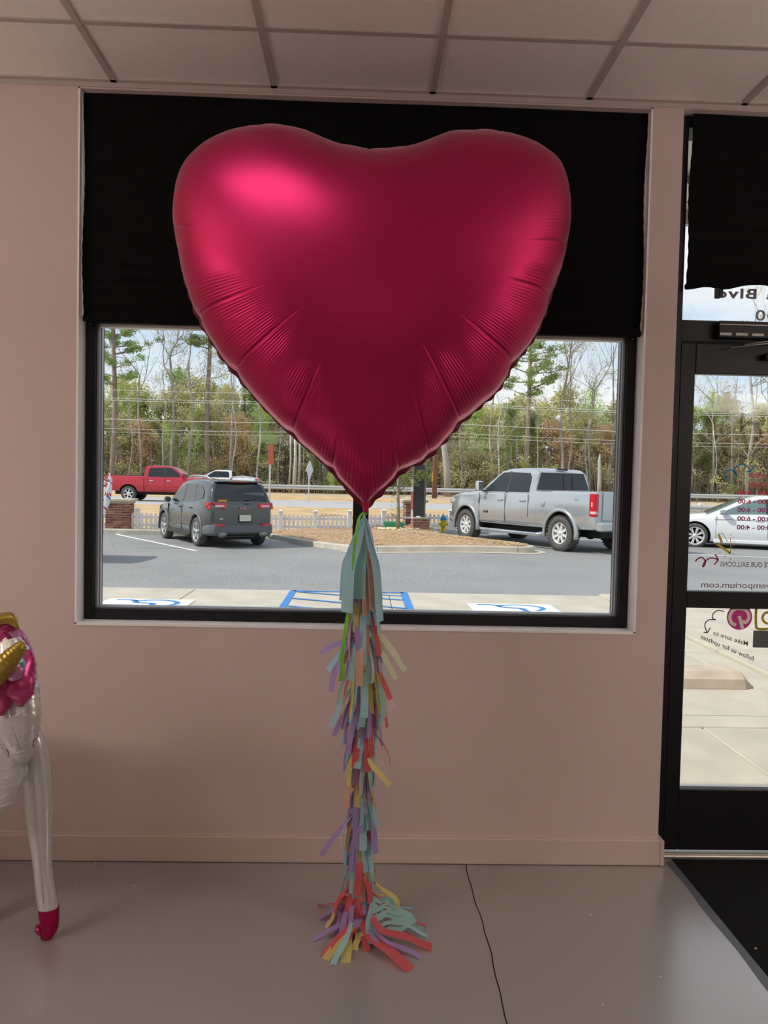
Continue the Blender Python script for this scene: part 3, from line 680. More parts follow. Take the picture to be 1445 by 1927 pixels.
# the heap on the floor
def fpt(px, py, z=.004): p = atz(px, py, z); return Vector((p.x-GX, p.y-GY, z))
heap = MB().ellipsoid((0.0, -.02, .03), (.06, .055, .03), nu=14, nv=8).build('tassel', TIS['lavender'], garl)
heapdef = [
 (660, 1745, 587, 1768, 'lavender', 13, .05), (655, 1755, 607, 1800, 'coral red', 13, .04), (665, 1750, 612, 1806, 'yellow', 17, .045), (655, 1765, 626, 1815, 'light blue', 14, .03), (660, 1730, 650, 1812, 'yellow', 20, .02),
 (672, 1750, 645, 1782, 'coral red', 18, .05), (690, 1765, 772, 1825, 'coral red', 24, .03), (715, 1765, 812, 1782, 'coral red', 26, .06), (700, 1770, 755, 1795, 'lavender', 14, .03), (720, 1775, 792, 1801, 'lavender', 13, .03),
 (740, 1745, 805, 1762, 'light blue', 15, .05), (735, 1735, 797, 1748, 'seafoam', 13, .05), (740, 1740, 800, 1741, 'coral red', 9, .05), (730, 1722, 775, 1709, 'light blue', 11, .05), (700, 1760, 740, 1792, 'lavender', 14, .02),
 (650, 1720, 598, 1702, 'coral red', 10, .06), (650, 1715, 600, 1728, 'lavender', 18, .06), (655, 1725, 616, 1740, 'lavender', 20, .06), (650, 1700, 628, 1722, 'coral red', 14, .08), (660, 1735, 625, 1752, 'lavender', 22, .04),
 (680, 1740, 690, 1790, 'coral red', 14, .03), (672, 1752, 668, 1788, 'yellow', 12, .02), (690, 1755, 670, 1776, 'pale green', 12, .03), (705, 1705, 748, 1700, 'yellow', 9, .09), (700, 1700, 740, 1730, 'coral red', 10, .08),
]
for px, py, qx, qy, c, wpx, zh in heapdef:
    a = fpt(px, py, .02); b_ = fpt(qx, qy, .003); mid = a.lerp(b_, .5)+Vector((rn.uniform(-.006, .006), rn.uniform(-.006, .006), zh*.35))
    st_ = Vector((a.x*.5, a.y*.5+.02, zh+.03))
    dv = (b_-a).normalized(); V, F = strip([st_, a+Vector((0, 0, zh*.5)), mid, a.lerp(b_, .8)+Vector((0, 0, .006)), b_], wpx*.00165, Vector((0, 0, 1)), curl=rn.uniform(-.25, .25))
    MB().add([(v[0], v[1], max(v[2], .0015+rn.random()*.001)) for v in V], F, 0, True).build('paper_strip', TIS[c], heap, fix=False); nst += 1
for k in range(26):
    a_ = rn.uniform(0, 2*PI); r0_, r1_ = rn.uniform(.01, .04), rn.uniform(.06, .12); c = rn.choice(['lavender', 'lavender', 'coral red', 'yellow', 'light blue', 'peach']); d = Vector((math.cos(a_), math.sin(a_)*.75, 0)); sd_ = Vector((-d.y, d.x, 0))*rn.uniform(-.02, .02)
    V, F = strip([d*r0_+Vector((0, -.01, rn.uniform(.07, .12))), d*(r0_+.03)+Vector((0, -.01, rn.uniform(.06, .10)))+sd_, d*(r1_*.8)+Vector((0, -.01, .035)), d*r1_+Vector((0, -.01, .006))-sd_], .018, Vector((0, 0, 1)), curl=rn.uniform(-.6, .6))
    MB().add(V, F, 0, True).build('paper_strip', TIS[c], heap, fix=False); nst += 1
# the slit seafoam sheet draped over the heap
cs_ = [(690, 1688, .09), (738, 1690, .085), (790, 1730, .035), (800, 1752, .02), (745, 1762, .03), (690, 1778, .02), (680, 1740, .05)]
A0, B0, C0, D0_ = fpt(692, 1688, .10), fpt(742, 1690, .095), fpt(786, 1742, .03), fpt(690, 1778, .018)
def sheet(u, v):
    p = (A0*(1-u)+B0*u)*(1-v)+(D0_*(1-u)+C0*u)*v
    return (p.x+.006*math.sin(v*7+u*3), p.y-.010*math.sin(v*5), p.z+.020*math.sin(v*PI)*(.6+.4*math.sin(u*5))+.006*math.sin(u*11+v*4))
slit = {(i, j) for j in (4, 5, 11, 12, 18, 19) for i in range(3+(j % 3), 12)} | {(i, j) for j in (8, 15) for i in range(11, 19)} | {(i, 22) for i in range(6, 16)}
MB().grid(sheet, 22, 26, skip=lambda i, j: (i, j) in slit).build('slit_sheet', TIS['seafoam'], heap)
lo = MB(); P = [fpt(707, 1662, .16), fpt(722, 1675, .13), fpt(744, 1690, .11), fpt(748, 1706, .08), fpt(738, 1712, .06)]
V, F = strip(P, .016, Vector((0, -1, 1))); lo.add(V, F, 0, True).build('paper_strip', TIS['yellow'], heap, fix=False)
# bright green curling ribbon
rb = thing('curling_ribbon', 'thin lime green ribbon tied at the balloon neck, running down beside the tassels', 'ribbon', (GX, GY, 0))
def rp_(px, py, yy): p = at(px, py, GY+yy); return Vector((p.x-GX, yy, p.z))
V, F = strip([rp_(686, 962, -.01), rp_(676, 974, -.015), rp_(671, 1000, -.03), rp_(667, 1030, -.05), rp_(664, 1060, -.06)], .0125, Vector((.3, -1, 0)), curl=.6)
q1 = MB().add(V, F, 0, True)
V, F = strip([rp_(664, 1060, -.06), rp_(660, 1120, -.03), rp_(652, 1170, -.045), rp_(648, 1200, -.07), rp_(643, 1240, -.075), rp_(646, 1262, -.08), rp_(640, 1282, -.085)], .0125, Vector((.1, -1, 0)), curl=.4)
q1.add(V, F, 0, True); q1.build('ribbon', TIS['lime'], rb, fix=False)
MB().ellipsoid((0, -.004, gt.z+.006), (.006, .006, .008), nu=10, nv=8).build('knot', TIS['lime'], rb)
print('strips', nst)

# ------------------------------------------------------------------ unicorn balloon (front quarter in view at the left)
UW = mat('pearl_white_foil', (.60, .585, .57), .24, .35, .6, coat=.3)
UP = mat('pink_foil', (.52, .05, .20), .26, .6, coat=.3); UM = mat('magenta_foil', (.36, .015, .10), .28, .6, coat=.3); UL = mat('orchid_foil', (.55, .22, .46), .25, .5, coat=.3)
UG = mat('gold_foil', (.40, .28, .05), .35, .75); UT = mat('teal_foil', (.20, .52, .56), .3, .5); UGR = mat('green_foil', (.20, .22, .12), .35, .5)
UH = mat('glitter_hoof', (.42, .004, .07), .35, .8, bump=.9, bscale=420, var=.35, vscale=300)
UY = -.53
def up(px, py, dy=0.0): p = at(px, py, UY+dy); return Vector((p.x-UO.x, dy, p.z))
UO = Vector((-1.36, UY, 0))
uni = thing('unicorn_balloon', 'white foil unicorn balloon with pink mane and glittery pink hooves at the left edge', 'balloon', UO)
def puff(pts, rad, n=18, flat=1.0, wr=0, seed=0, k=6):
    """inflated tube with pinch wrinkles; flat = depth ratio"""
    P = cr_spline(pts, k); L = len(P); rs = np.interp(np.linspace(0, 1, L), np.linspace(0, 1, len(rad)), rad); V = []; rn2 = random.Random(seed); ph = rn2.uniform(0, 6)
    for i, p in enumerate(P):
        t = (P[min(i+1, L-1)]-P[max(i-1, 0)]).normalized(); a = t.cross(Vector((0, 1, 0))).normalized(); b_ = t.cross(a).normalized()
        for q in range(n):
            th_ = 2*PI*q/n; r = rs[i]*(1+wr*math.sin(i*2.1+ph)*abs(math.cos(th_))**3)
            V.append(p+a*(math.cos(th_)*r)+b_*(math.sin(th_)*r*flat))
    F = [(i*n+q, i*n+(q+1) % n, (i+1)*n+(q+1) % n, (i+1)*n+q) for i in range(L-1) for q in range(n)]
    F += [tuple(range(n-1, -1, -1)), tuple((L-1)*n+q for q in range(n))]
    return MB().add(V, F, 0, True)
S_ = 2.5/FPX
def leg(pts, rad, dy, seed):
    l = puff([up(x, y, dy) for x, y in pts], [r*S_ for r in rad], 18, .8, .035, seed, 8).build('leg', UW, uni)
    x, y = pts[-1]; a = up(x, y, dy)
    return l
l1 = leg([(55, 1350), (62, 1400), (68, 1450), (73, 1520), (77, 1580), (80, 1630), (86, 1680), (91, 1712)], [10, 24, 27.5, 26, 22, 17, 18.5, 19], 0, 1)
hf = puff([up(91.5, 1708), up(92.5, 1725), up(93, 1745), up(87, 1762), up(86, 1770)], [19.5*S_, 18.5*S_, 16*S_, 11*S_, 5*S_], 18, .9, 0); hf.build('hoof', UH, l1)
MB().tube([up(72, 1742, .01), up(73, 1752, -.005), up(78, 1760, -.01)], [.010, .012, .006], 8).build('heel_fold', UM, l1)
sm = MB(); sm.tube([up(62, 1460, -.040), up(68, 1540, -.040), up(75, 1620, -.030), up(82, 1700, -.026)], .0010, 5); sm.build('seam_ridge', mat('seam_pearl', (.42, .39, .36), .4), l1)
for dx, dy, sd_ in ((-115, .10, 2), (-560, .06, 3), (-660, -.06, 4)):
    l2 = leg([(60+dx, 1360), (66+dx, 1450), (72+dx, 1580), (80+dx, 1640), (88+dx, 1712)], [22, 27, 22, 17, 19], dy, sd_)
    puff([up(88+dx, 1709, dy), up(90+dx, 1745, dy), up(84+dx, 1770, dy)], [19*S_, 16*S_, 5*S_], 16, .9).build('hoof', UH, l2)
# chest and barrel
puff([up(40, 1400, .02), up(10, 1412, .02), up(-60, 1420, .02), up(-300, 1400, .0), up(-520, 1400, 0), up(-700, 1410, 0)], [20*S_, 70*S_, 112*S_, 120*S_, 110*S_, 40*S_], 28, .95, .02, 5, 10).build('body', UW, uni)
ch = puff([up(18, 1390, -.12), up(12, 1450, -.14), up(-2, 1500, -.13), up(-14, 1540, -.11)], [34*S_, 36*S_, 30*S_, 8*S_], 24, .55, .05, 6, 8).build('chest', UW, uni)
for j in range(5):
    MB().tube([up(-6, 1452+j*17, -.205+j*.004), up(10, 1447+j*17, -.212+j*.008), up(30-j*2, 1441+j*17, -.196+j*.008)], .0016, 5).build('fold', UW, ch)
# neck and head: the muzzle hangs down towards the camera
puff([up(-10, 1420, -.02), up(-5, 1330, -.05), up(5, 1260, -.08)], [60*S_, 55*S_, 45*S_], 22, .8, .03, 7, 8).build('neck', UW, uni)
hd = puff([up(14, 1205, -.15), up(22, 1240, -.16), up(28, 1300, -.18), up(31, 1350, -.20), up(34, 1390, -.20), up(40, 1420, -.19), up(44, 1440, -.18)], [22*S_, 36*S_, 42*S_, 41*S_, 34*S_, 22*S_, 5*S_], 26, .6, .03, 8, 9).build('head', UW, uni)
MB().tube([up(66, 1391, -.245), up(62, 1396, -.25), up(62, 1402, -.25), up(64, 1406, -.248)], .0018, 6).build('nostril', mat('nostril_purple', (.20, .06, .22), .5), hd)
for j in range(5):
    MB().tube([up(12+j*3, 1352+j*17, -.262+j*.006), up(30+j*2, 1347+j*17, -.272+j*.008), up(50, 1340+j*18, -.262+j*.008)], .0014, 5).build('fold', UW, hd)
MB().tube([up(16, 1338, -.262), up(24, 1372, -.268), up(38, 1410, -.25)], .0016, 5).build('fold', UW, hd)
MB().tube([up(12, 1410, -.235), up(16, 1416, -.24), up(15, 1424, -.235)], .0018, 5).build('mouth_mark', mat('mark_grey', (.12, .10, .09), .6), hd)
# forelock lobes over the brow
fl_ = puff([up(52, 1225, -.20), up(48, 1250, -.23), up(38, 1280, -.26), up(36, 1305, -.265), up(38, 1328, -.25)], [8*S_, 18*S_, 26*S_, 24*S_, 6*S_], 20, .55, .05, 9, 8).build('forelock', UP, uni)
puff([up(-8, 1240, -.22), up(0, 1280, -.26), up(4, 1310, -.265), up(0, 1345, -.25)], [14*S_, 26*S_, 22*S_, 6*S_], 20, .5, .05, 10, 8).build('forelock', UM, uni)
puff([up(18, 1235, -.24), up(24, 1265, -.275), up(26, 1285, -.27)], [12*S_, 20*S_, 8*S_], 18, .5, .04, 11, 8).build('forelock', UL, uni)
puff([up(32, 1232, -.23), up(38, 1250, -.27), up(42, 1264, -.262)], [7*S_, 9*S_, 3*S_], 14, .5, 0, 12).build('forelock', UT, uni)
puff([up(8, 1205, -.20), up(14, 1222, -.24), up(18, 1235, -.25)], [6*S_, 10*S_, 4*S_], 14, .5, 0, 13).build('forelock', PALE, uni)
# horn pointing up and right towards the camera, with spiral ridges
hp = [up(-30, 1290, -.28), up(0, 1262, -.31), up(20, 1238, -.33), up(34, 1222, -.34), up(43, 1208, -.345)]
P = cr_spline(hp, 12); rr_ = np.interp(np.linspace(0, 1, len(P)), [0, .5, .9, 1], [21, 15, 8.5, 2.0])
MB().tube(P, [r*S_*(1+.07*math.sin(i*1.55)) for i, r in enumerate(rr_)], 16).build('horn', UG, uni)
# mane behind, and the ear
puff([up(22, 1182, -.10), up(36, 1198, -.10), up(50, 1225, -.09), up(58, 1245, -.09), up(62, 1257, -.09)], [9*S_, 12*S_, 11*S_, 9*S_, 3*S_], 16, .6, .05, 14, 8).build('mane', UL, uni)
puff([up(40, 1228, -.06), up(50, 1250, -.06), up(62, 1260, -.06)], [8*S_, 10*S_, 3*S_], 14, .5, 0, 15).build('mane', UGR, uni)
puff([up(-5, 1190, -.08), up(8, 1205, -.08), up(20, 1225, -.08)], [16*S_, 22*S_, 14*S_], 16, .5, .04, 16).build('mane', UP, uni)
ear = MB()
def earf(u, v):
    a = up(-14, 1150, -.12); x = -14+48*u; y = 1157-5*math.sin(u*PI*.8)+(26+6*u)*v-4*math.sin(u*PI)*v
    if u > .8: y += (u-.8)*60*(1-v)
    p = up(x, y, -.12-.03*math.sin(v*PI)*(1-u*.6)); return p
ear.grid(earf, 14, 8); e_ = ear.build('ear', UG, uni); e_.modifiers.new('s', 'SOLIDIFY').thickness = .004
puff([up(-6, 1180, -.11), up(12, 1182, -.12), up(28, 1183, -.11)], [6*S_, 8*S_, 3*S_], 12, .5).build('inner_ear', UM, uni)
# ------------------------------------------------------------------ outside ground
def ss(t): t = min(1, max(0, t)); return t*t*(3-2*t)
BT = ((0, 0), (19.0, 0), (20.2, .05), (33, .30), (46, .30), (53, .50), (55, .40), (63, .38), (66, .42), (76, .60), (150, 1.2))
def zg(x, y):
    a = -.12*(1-ss((x+2)/5)); t = ss((y-7.65)/5.5)*(1-ss((y-20)/4))
    b = 0
    for (y0, z0), (y1, z1) in zip(BT, BT[1:]):
        if y0 <= y <= y1: b = z0+(z1-z0)*(y-y0)/(y1-y0); break
    return a*t+b
def field(name, x0, x1, y0, y1, m, dz=0, nx=30, ny=20, amp=0, parent=None):
    def f(u, v):
        x, y = x0+(x1-x0)*u, y0+(y1-y0)*v
        return (x, y, zg(x, y)+dz+(amp*noise.noise(Vector((x*.35, y*.35, 0))) if amp else 0))
    return MB().grid(f, nx, ny).build(name, m, parent)
# sidewalk slabs, each its own piece
sw = struct(MB().bx(-13, 16, .25, 7.65, -.3, -.05).build('sidewalk', JOINT))
ry = [(.25, 1.785), (1.80, 2.045), (2.06, 4.045), (4.055, 7.65)]
rx = {0: [-13, -3.95, -2.4, -.85, .68, 2.205, 3.73, 5.3, 8, 12, 16], 1: [-13, -6, -.9, 4.5, 10, 16], 2: [-13, -5.3, -2.28, .39, 3.05, 3.35, 3.70, 6, 10, 16], 3: [-13, -8.2, -5.3, -2.28, .39, 3.35, 3.70, 6, 9, 12, 16]}
for j, (a, b_) in enumerate(ry):
    xs = rx[j]
    for i in range(len(xs)-1):
        x0, x1 = xs[i]+.004, xs[i+1]-.004; dz = .0015*((i*7+j*3) % 3)
        if (xs[i], xs[i+1]) == (3.35, 3.70): dz = .035
        MB().bbox(-(x1-x0)/2, (x1-x0)/2, -(b_-a)/2, (b_-a)/2, -.06, dz-.002, .006).build('slab', CONC, sw, ((x0+x1)/2, (a+b_)/2, 0))
MB().bx(-13, 16, 1.788, 1.797, -.05, -.003).bx(-13, 16, 2.047, 2.058, -.05, -.002).build('expansion_strip', mat('joint_grey', (.24, .23, .23), .8), sw)
# parking lot
lot = struct(field('parking_lot', -40, 45, 7.65, 26, ASPH, 0, 80, 60))
def stripe(a, b_, wd, m=WHITEP, parent=lot, dz=.004, n=12, name='parking_line'):
    a, b_ = Vector(a), Vector(b_); t = (b_-a).normalized(); s = Vector((-t.y, t.x, 0))*wd/2
    def f(u, v): p = a.lerp(b_, u)+s*(2*v-1); return (p.x, p.y, zg(p.x, p.y)+dz)
    return MB().grid(f, n, 1).build(name, m, parent)
stripe((-7.04, 19.2, 0), (-3.75, 14.55, 0), .11); stripe((-2.62, 18.5, 0), (-1.50, 16.8, 0), .11); stripe((6.6, 21.5, 0), (8.6, 17.6, 0), .11)
stripe((-1.92, 10.70, 0), (-1.66, 10.74, 0), .045, name='paint_dash')
stripe((7.4, 14.9, 0), (11.5, 13.9, 0), .10)
# aisle hatching and wheelchair squares on the sidewalk
for a, b_, wd in (((-.935, 7.63, 0), (-.935, 5.2, 0), .085), ((.60, 7.63, 0), (.60, 5.2, 0), .10), ((-.935, 7.59, 0), (.60, 7.59, 0), .07),
                  ((-.87, 7.52, 0), (.56, 6.93, 0), .07), ((-.88, 6.93, 0), (.56, 6.26, 0), .07), ((-.88, 6.30, 0), (.56, 5.6, 0), .07), ((-.2, 7.56, 0), (.56, 7.28, 0), .05)):
    stripe(a, b_, wd, BLUEP, sw, .0055, 2, 'aisle_line')
def wheelchair(cx, yt, wd):
    q = MB().bx(cx-wd/2, cx+wd/2, yt-1.0, yt, .002, .0048).build('white_square', WHITEP, sw)
    s = wd/1.07
    def L(pts, wl):
        P = cr_spline([(cx+x*s, yt-y, 0) for x, y in pts], 6); m_ = MB(); n = len(P); V = []
        for i, p in enumerate(P):
            t = (P[min(i+1, n-1)]-P[max(i-1, 0)]).normalized(); d = Vector((-t.y, t.x, 0))*wl/2
            V += [(p.x-d.x, p.y-d.y, .0056), (p.x+d.x, p.y+d.y, .0056)]
        m_.add(V, [(2*i, 2*i+1, 2*i+3, 2*i+2) for i in range(n-1)]); return m_
    a = L([(-.42, .10), (-.22, .11), (-.12, .30)], .075); b_ = L([(-.12, .30), (.0, .33), (.10, .34)], .075); a.add(b_.v, b_.f)
    b_ = L([(-.17, .19), (-.02, .10), (.18, .09), (.34, .20), (.37, .36), (.26, .52)], .07); a.add(b_.v, b_.f)
    b_ = L([(.10, .34), (.12, .55), (.14, .72)], .08); a.add(b_.v, b_.f)
    c = MB().prism([(cx+.15*s+.07*math.cos(k*PI/6), yt-.85+.07*math.sin(k*PI/6)) for k in range(12)], .005, .0056, 'Z'); a.add(c.v, c.f)
    a.build('wheelchair_symbol', BLUEP, sw)
wheelchair(-2.60, 6.64, 1.07); wheelchair(1.90, 6.76, 1.07)
# wheel stop
ws = MB(); P = [(2.735, 0), (2.755, .07), (2.83, .115), (3.03, .115), (3.09, .07), (3.105, 0)]
ws.prism([(y, z) for y, z in P], 1.35, 2.97, 'X'); ws.add([(2.97, y, z) for y, z in P]+[(3.04, 2.92+(y-2.92)*.75, z*.35) for y, z in P], [(i, (i+1) % 6, 6+(i+1) % 6, 6+i) for i in range(6)]+[(6, 7, 8, 9, 10, 11)])
tag(ws.build('wheel_stop', mat('stop_concrete', (.50, .41, .32), .9, var=.12, vscale=6, bump=.25, bscale=50)), 'tan concrete wheel stop lying on the slabs beyond the glass door', 'wheel stop')
# beyond the lot
lawn = struct(field('verge_lawn', -60, 2.3, 19.35, 33, GRASS, .015, 60, 24, .05)); struct(field('verge_lawn', 2.3, 70, 24.5, 33, GRASS, .015, 60, 14, .05))
struct(field('road', -90, 110, 33, 46, ROADM, 0, 10, 4)); struct(field('median', -90, 110, 46, 55, GRASS, 0, 60, 14, .06))
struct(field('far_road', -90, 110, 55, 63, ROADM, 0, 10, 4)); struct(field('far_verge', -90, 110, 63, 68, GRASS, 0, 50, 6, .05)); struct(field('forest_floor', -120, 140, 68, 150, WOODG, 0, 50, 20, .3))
for y in (33.3, 45.6, 55.4, 62.7): stripe((-60, y, 0), (75, y, 0), .14, WHITEP, bpy.data.objects['road'], .012, 30, 'lane_line')
# curbs: each cast length is a piece
isl = [(-2.62, 18.75), (-1.9, 17.35), (-1.15, 16.1), (-.35, 14.95), (.10, 14.62), (.60, 14.50), (2.2, 14.40), (3.55, 14.33), (3.88, 14.42), (4.02, 14.72), (3.92, 15.1), (3.45, 15.9), (2.75, 17.2), (2.25, 18.8), (2.2, 21.5), (2.3, 24.3)]
isl = [(p.x, p.y) for p in cr_spline([(a, b_, 0) for a, b_ in isl], 3)]
CURBO = struct(MB().bx(-30, -2.7, 19.20, 19.36, -.2, .0).build('curb', CURB))
def curbrun(P, w0=.16, h=.14, piece=6):
    n = len(P)
    for s in range(0, n-1, piece):
        e = min(n-1, s+piece); q = MB(); V = []
        for i in range(s, e+1):
            p = Vector((*P[i], 0)); t = (Vector((*P[min(i+1, n-1)], 0))-Vector((*P[max(i-1, 0)], 0))).normalized(); s_ = Vector((-t.y, t.x, 0))   # inward = left of travel
            z = zg(p.x, p.y); off = (.012 if i == s and s else 0)
            pp = p+t*off
            for d, zz in ((0, z-.15), (0, z+h-.02), (.02, z+h), (w0, z+h), (w0, z-.15)): V.append((pp.x+s_.x*d, pp.y+s_.y*d, zz))
        m_ = e-s+1; F = [(i*5+k, i*5+(k+1) % 5, (i+1)*5+(k+1) % 5, (i+1)*5+k) for i in range(m_-1) for k in range(5)]+[(0, 1, 2, 3, 4), tuple((m_-1)*5+k for k in (4, 3, 2, 1, 0))]
        q.add(V, F).build('curb_stone', CURB, CURBO)
curbrun(isl, piece=7); curbrun([(-30+2.73*i, 19.25) for i in range(11)], piece=1)
# gutter pan in front of the island
def pan(P, o0=-.30):
    V = []; n = len(P)
    for i, p in enumerate(P):
        t = (Vector((*P[min(i+1, n-1)], 0))-Vector((*P[max(i-1, 0)], 0))).normalized(); s_ = Vector((-t.y, t.x, 0))
        for d in (o0, .01): V.append((p[0]+s_.x*d, p[1]+s_.y*d, zg(p[0]+s_.x*d, p[1]+s_.y*d)+.006))
    return MB().add(V, [(2*i, 2*i+1, 2*i+3, 2*i+2) for i in range(n-1)])
pan(isl[9:34], -.26).build('gutter', CONC, CURBO)
# island bed
b_ = bmesh.new(); inner = []
for i, p in enumerate(isl):
    t = (Vector((*isl[min(i+1, len(isl)-1)], 0))-Vector((*isl[max(i-1, 0)], 0))).normalized(); s_ = Vector((-t.y, t.x, 0)); inner.append((p[0]+s_.x*.155, p[1]+s_.y*.155))
inner += [(2.3, 24.6), (-2.7, 19.6), (-2.75, 19.2)]
cxm, cym = 1.0, 17.6
vs_ = []
for ring, k in enumerate((1, .85, .6, .3)):
    for x, y in inner: xx, yy = cxm+(x-cxm)*k, cym+(y-cym)*k; vs_.append((xx, yy, zg(xx, yy)+.135+.10*(1-k)*1.2+.03*noise.noise(Vector((xx*2, yy*2, 0)))*(ring > 0)))
vs_.append((cxm, cym, zg(cxm, cym)+.26)); n = len(inner)
fs_ = [(r*n+i, r*n+(i+1) % n, (r+1)*n+(i+1) % n, (r+1)*n+i) for r in range(3) for i in range(n)]+[(3*n+i, 3*n+(i+1) % n, 4*n) for i in range(n)]
island = struct(MB().add(vs_, fs_, 0, True).build('planting_bed', STRAW))
qs = MB()
for k in range(5200):
    t = rng.random()**.5; i = rng.integers(0, n); j = (i+1) % n; q = rng.random(); ex, ey = inner[i][0]*(1-q)+inner[j][0]*q, inner[i][1]*(1-q)+inner[j][1]*q
    x, y = cxm+(ex-cxm)*t, cym+(ey-cym)*t; a = rng.random()*PI; l = .05+.05*rng.random(); z = zg(x, y)+.14+.12*(1-t)+.03*rng.random()
    qs.add([(x-l*math.cos(a), y-l*math.sin(a), z), (x+l*math.cos(a), y+l*math.sin(a), z+.02), (x+.012, y+.012, z+.018)], [(0, 1, 2)])
tag(qs.build('straw_litter', mat('straw_litter', (.46, .32, .19), .9, var=.3, vscale=40), fix=False), 'loose pine straw scattered over the curbed planting bed', 'pine straw', kind='stuff')

# ------------------------------------------------------------------ picket fence, pillars, sign
fx0, fy0, fx1, fy1 = -13.2, 19.55, 7.6, 21.5
fd = Vector((fx1-fx0, fy1-fy0, 0)); FL_ = fd.length; fdn = fd/FL_; frz = math.atan2(fd.y, fd.x)
fence = thing('picket_fence', 'low white picket fence with square posts behind the parked vehicles', 'fence', (fx0, fy0, 0), frz)
pk = MB(); pk.prism([(-.038, .03), (.038, .03), (.038, .46), (0, .52), (-.038, .46)], -.01, .01); pkm = pk.mesh('picket', FENCEW)
po = MB(); po.bbox(-.065, .065, -.065, .065, 0, .60, .006); po.bbox(-.085, .085, -.085, .085, .60, .625, .005); po.add([(-.07, -.07, .625), (.07, -.07, .625), (.07, .07, .625), (-.07, .07, .625), (0, 0, .66)], [(0, 1, 4), (1, 2, 4), (2, 3, 4), (3, 0, 4)]); pom = po.mesh('post', FENCEW)
def fxyz(s): x, y = fx0+fdn.x*s, fy0+fdn.y*s; return zg(x, y)+(.04 if x < 2.2 else .02)
pillx = [(-7.27, 20.3), (1.55, 21.2)]
sp = 1.06; s = .15
while s < FL_:
    x = fx0+fdn.x*s
    if all(abs(x-p[0]) > .45 for p in pillx): link('post', pom, fence, (s, 0, fxyz(s)))
    for k in range(1, 8):
        q = s+k*sp/8; x = fx0+fdn.x*q
        if q < FL_ and all(abs(x-p[0]) > .40 for p in pillx): link('picket', pkm, fence, (q, -.035, fxyz(q)+rn.uniform(-.004, .004)))
    if s+sp < FL_:
        for zz in (.14, .38):
            o = MB().bbox(.05, sp-.05, -.02, .02, zz-.03, zz+.03, .004).build('rail', FENCEW, fence, (s, 0, fxyz(s+sp/2)))
    s += sp
def pillar(x, y, wd, h, label, rz=frz, big=True):
    z0 = zg(x, y)-.02; t = thing('brick_pillar', label, 'pillar', (x, y, z0), rz)
    MB().bx(-wd/2+.012, wd/2-.012, -wd/2+.012, wd/2-.012, 0, h).build('mortar_core', MORTAR, t)
    nb_ = 3; bl = (wd-.012)/nb_-.012; bh = .058; n = int(h/.072); bm_ = MB().bbox(-bl/2, bl/2, -.045, .045, 0, bh, .004).mesh('brick', BRICK); hm_ = MB().bbox(-bl/4-.002, bl/4+.002, -.045, .045, 0, bh, .004).mesh('brick', BRICK)
    for r in range(n):
        z = .012+r*(h-.01)/n
        for sd_ in (0, 1, 2, 3) if wd > .5 else (0, 3):
            a = sd_*PI/2
            if sd_ == 2: continue
            off = 0 if (r+sd_) % 2 else .5
            for k in range(nb_+(1 if off else 0)):
                full = not (off and k in (0, nb_)); px_ = -wd/2+(bl+.012)*(k+.5-off)+.006
                if not full: px_ = -wd/2+bl/4+.006 if k == 0 else wd/2-bl/4-.006
                v = Matrix.Rotation(a, 3, 'Z')@Vector((px_, -wd/2+.045, 0))
                o = link('brick', bm_ if full else hm_, t, (v.x, v.y, z)); o.rotation_euler = (0, 0, a)
    cp = MB()
    if big: cp.bbox(-wd/2-.03, wd/2+.03, -wd/2-.03, wd/2+.03, h, h+.05, .006); cp.bbox(-wd/2-.10, wd/2+.10, -wd/2-.10, wd/2+.10, h+.05, h+.13, .012)
    else: cp.bbox(-wd/2-.005, wd/2+.005, -wd/2-.005, wd/2+.005, h, h+.03, .006)
    cp.build('cap', CAPST, t)
    return t
pillar(-7.27, 20.25, .70, .84, 'brick pillar with a stone cap left of the dark grey SUV')
pillar(1.62, 21.25, .60, .86, 'brick pillar with a stone cap behind the black roadside sign')
BSG = mat('sign_black', (.022, .023, .026), .5)
sg = thing('roadside_sign', 'tall black sign cabinet seen edge-on beside the brick pillar, white and red face', 'sign', (1.72, 20.15, .15), R(-8))
MB().bbox(-.16, .16, -.42, .42, .33, 1.95, .01).build('cabinet', BSG, sg); MB().bx(-.225, -.161, -.40, .40, .36, 1.5).build('white_face', mat('sign_white', (.78, .78, .78), .5), sg)
MB().bx(-.228, -.16, -.425, -.402, .62, 1.14).bx(-.232, -.226, -.38, .38, .62, 1.14).build('red_panel', mat('sign_red', (.55, .13, .16), .5), sg)
MB().bx(-.06, .06, -.426, -.42, .36, .42).build('maker_plate', WHITEP, sg); MB().bbox(-.09, .09, -.2, .2, 0, .34, .01).build('sign_foot', BSG, sg)
p0 = MB()
for r in range(5):
    for k in range(3): p0.bbox(-.235+k*.158+(.04 if r % 2 else 0), -.085+k*.158+(.04 if r % 2 else 0), -.30, .0, .01+r*.066, .07+r*.066, .004)
bs = pillar(1.72, 19.75, .50, .40, 'short brick base under the black roadside sign, front of the capped pillar', big=False)
bs.location.z = .1
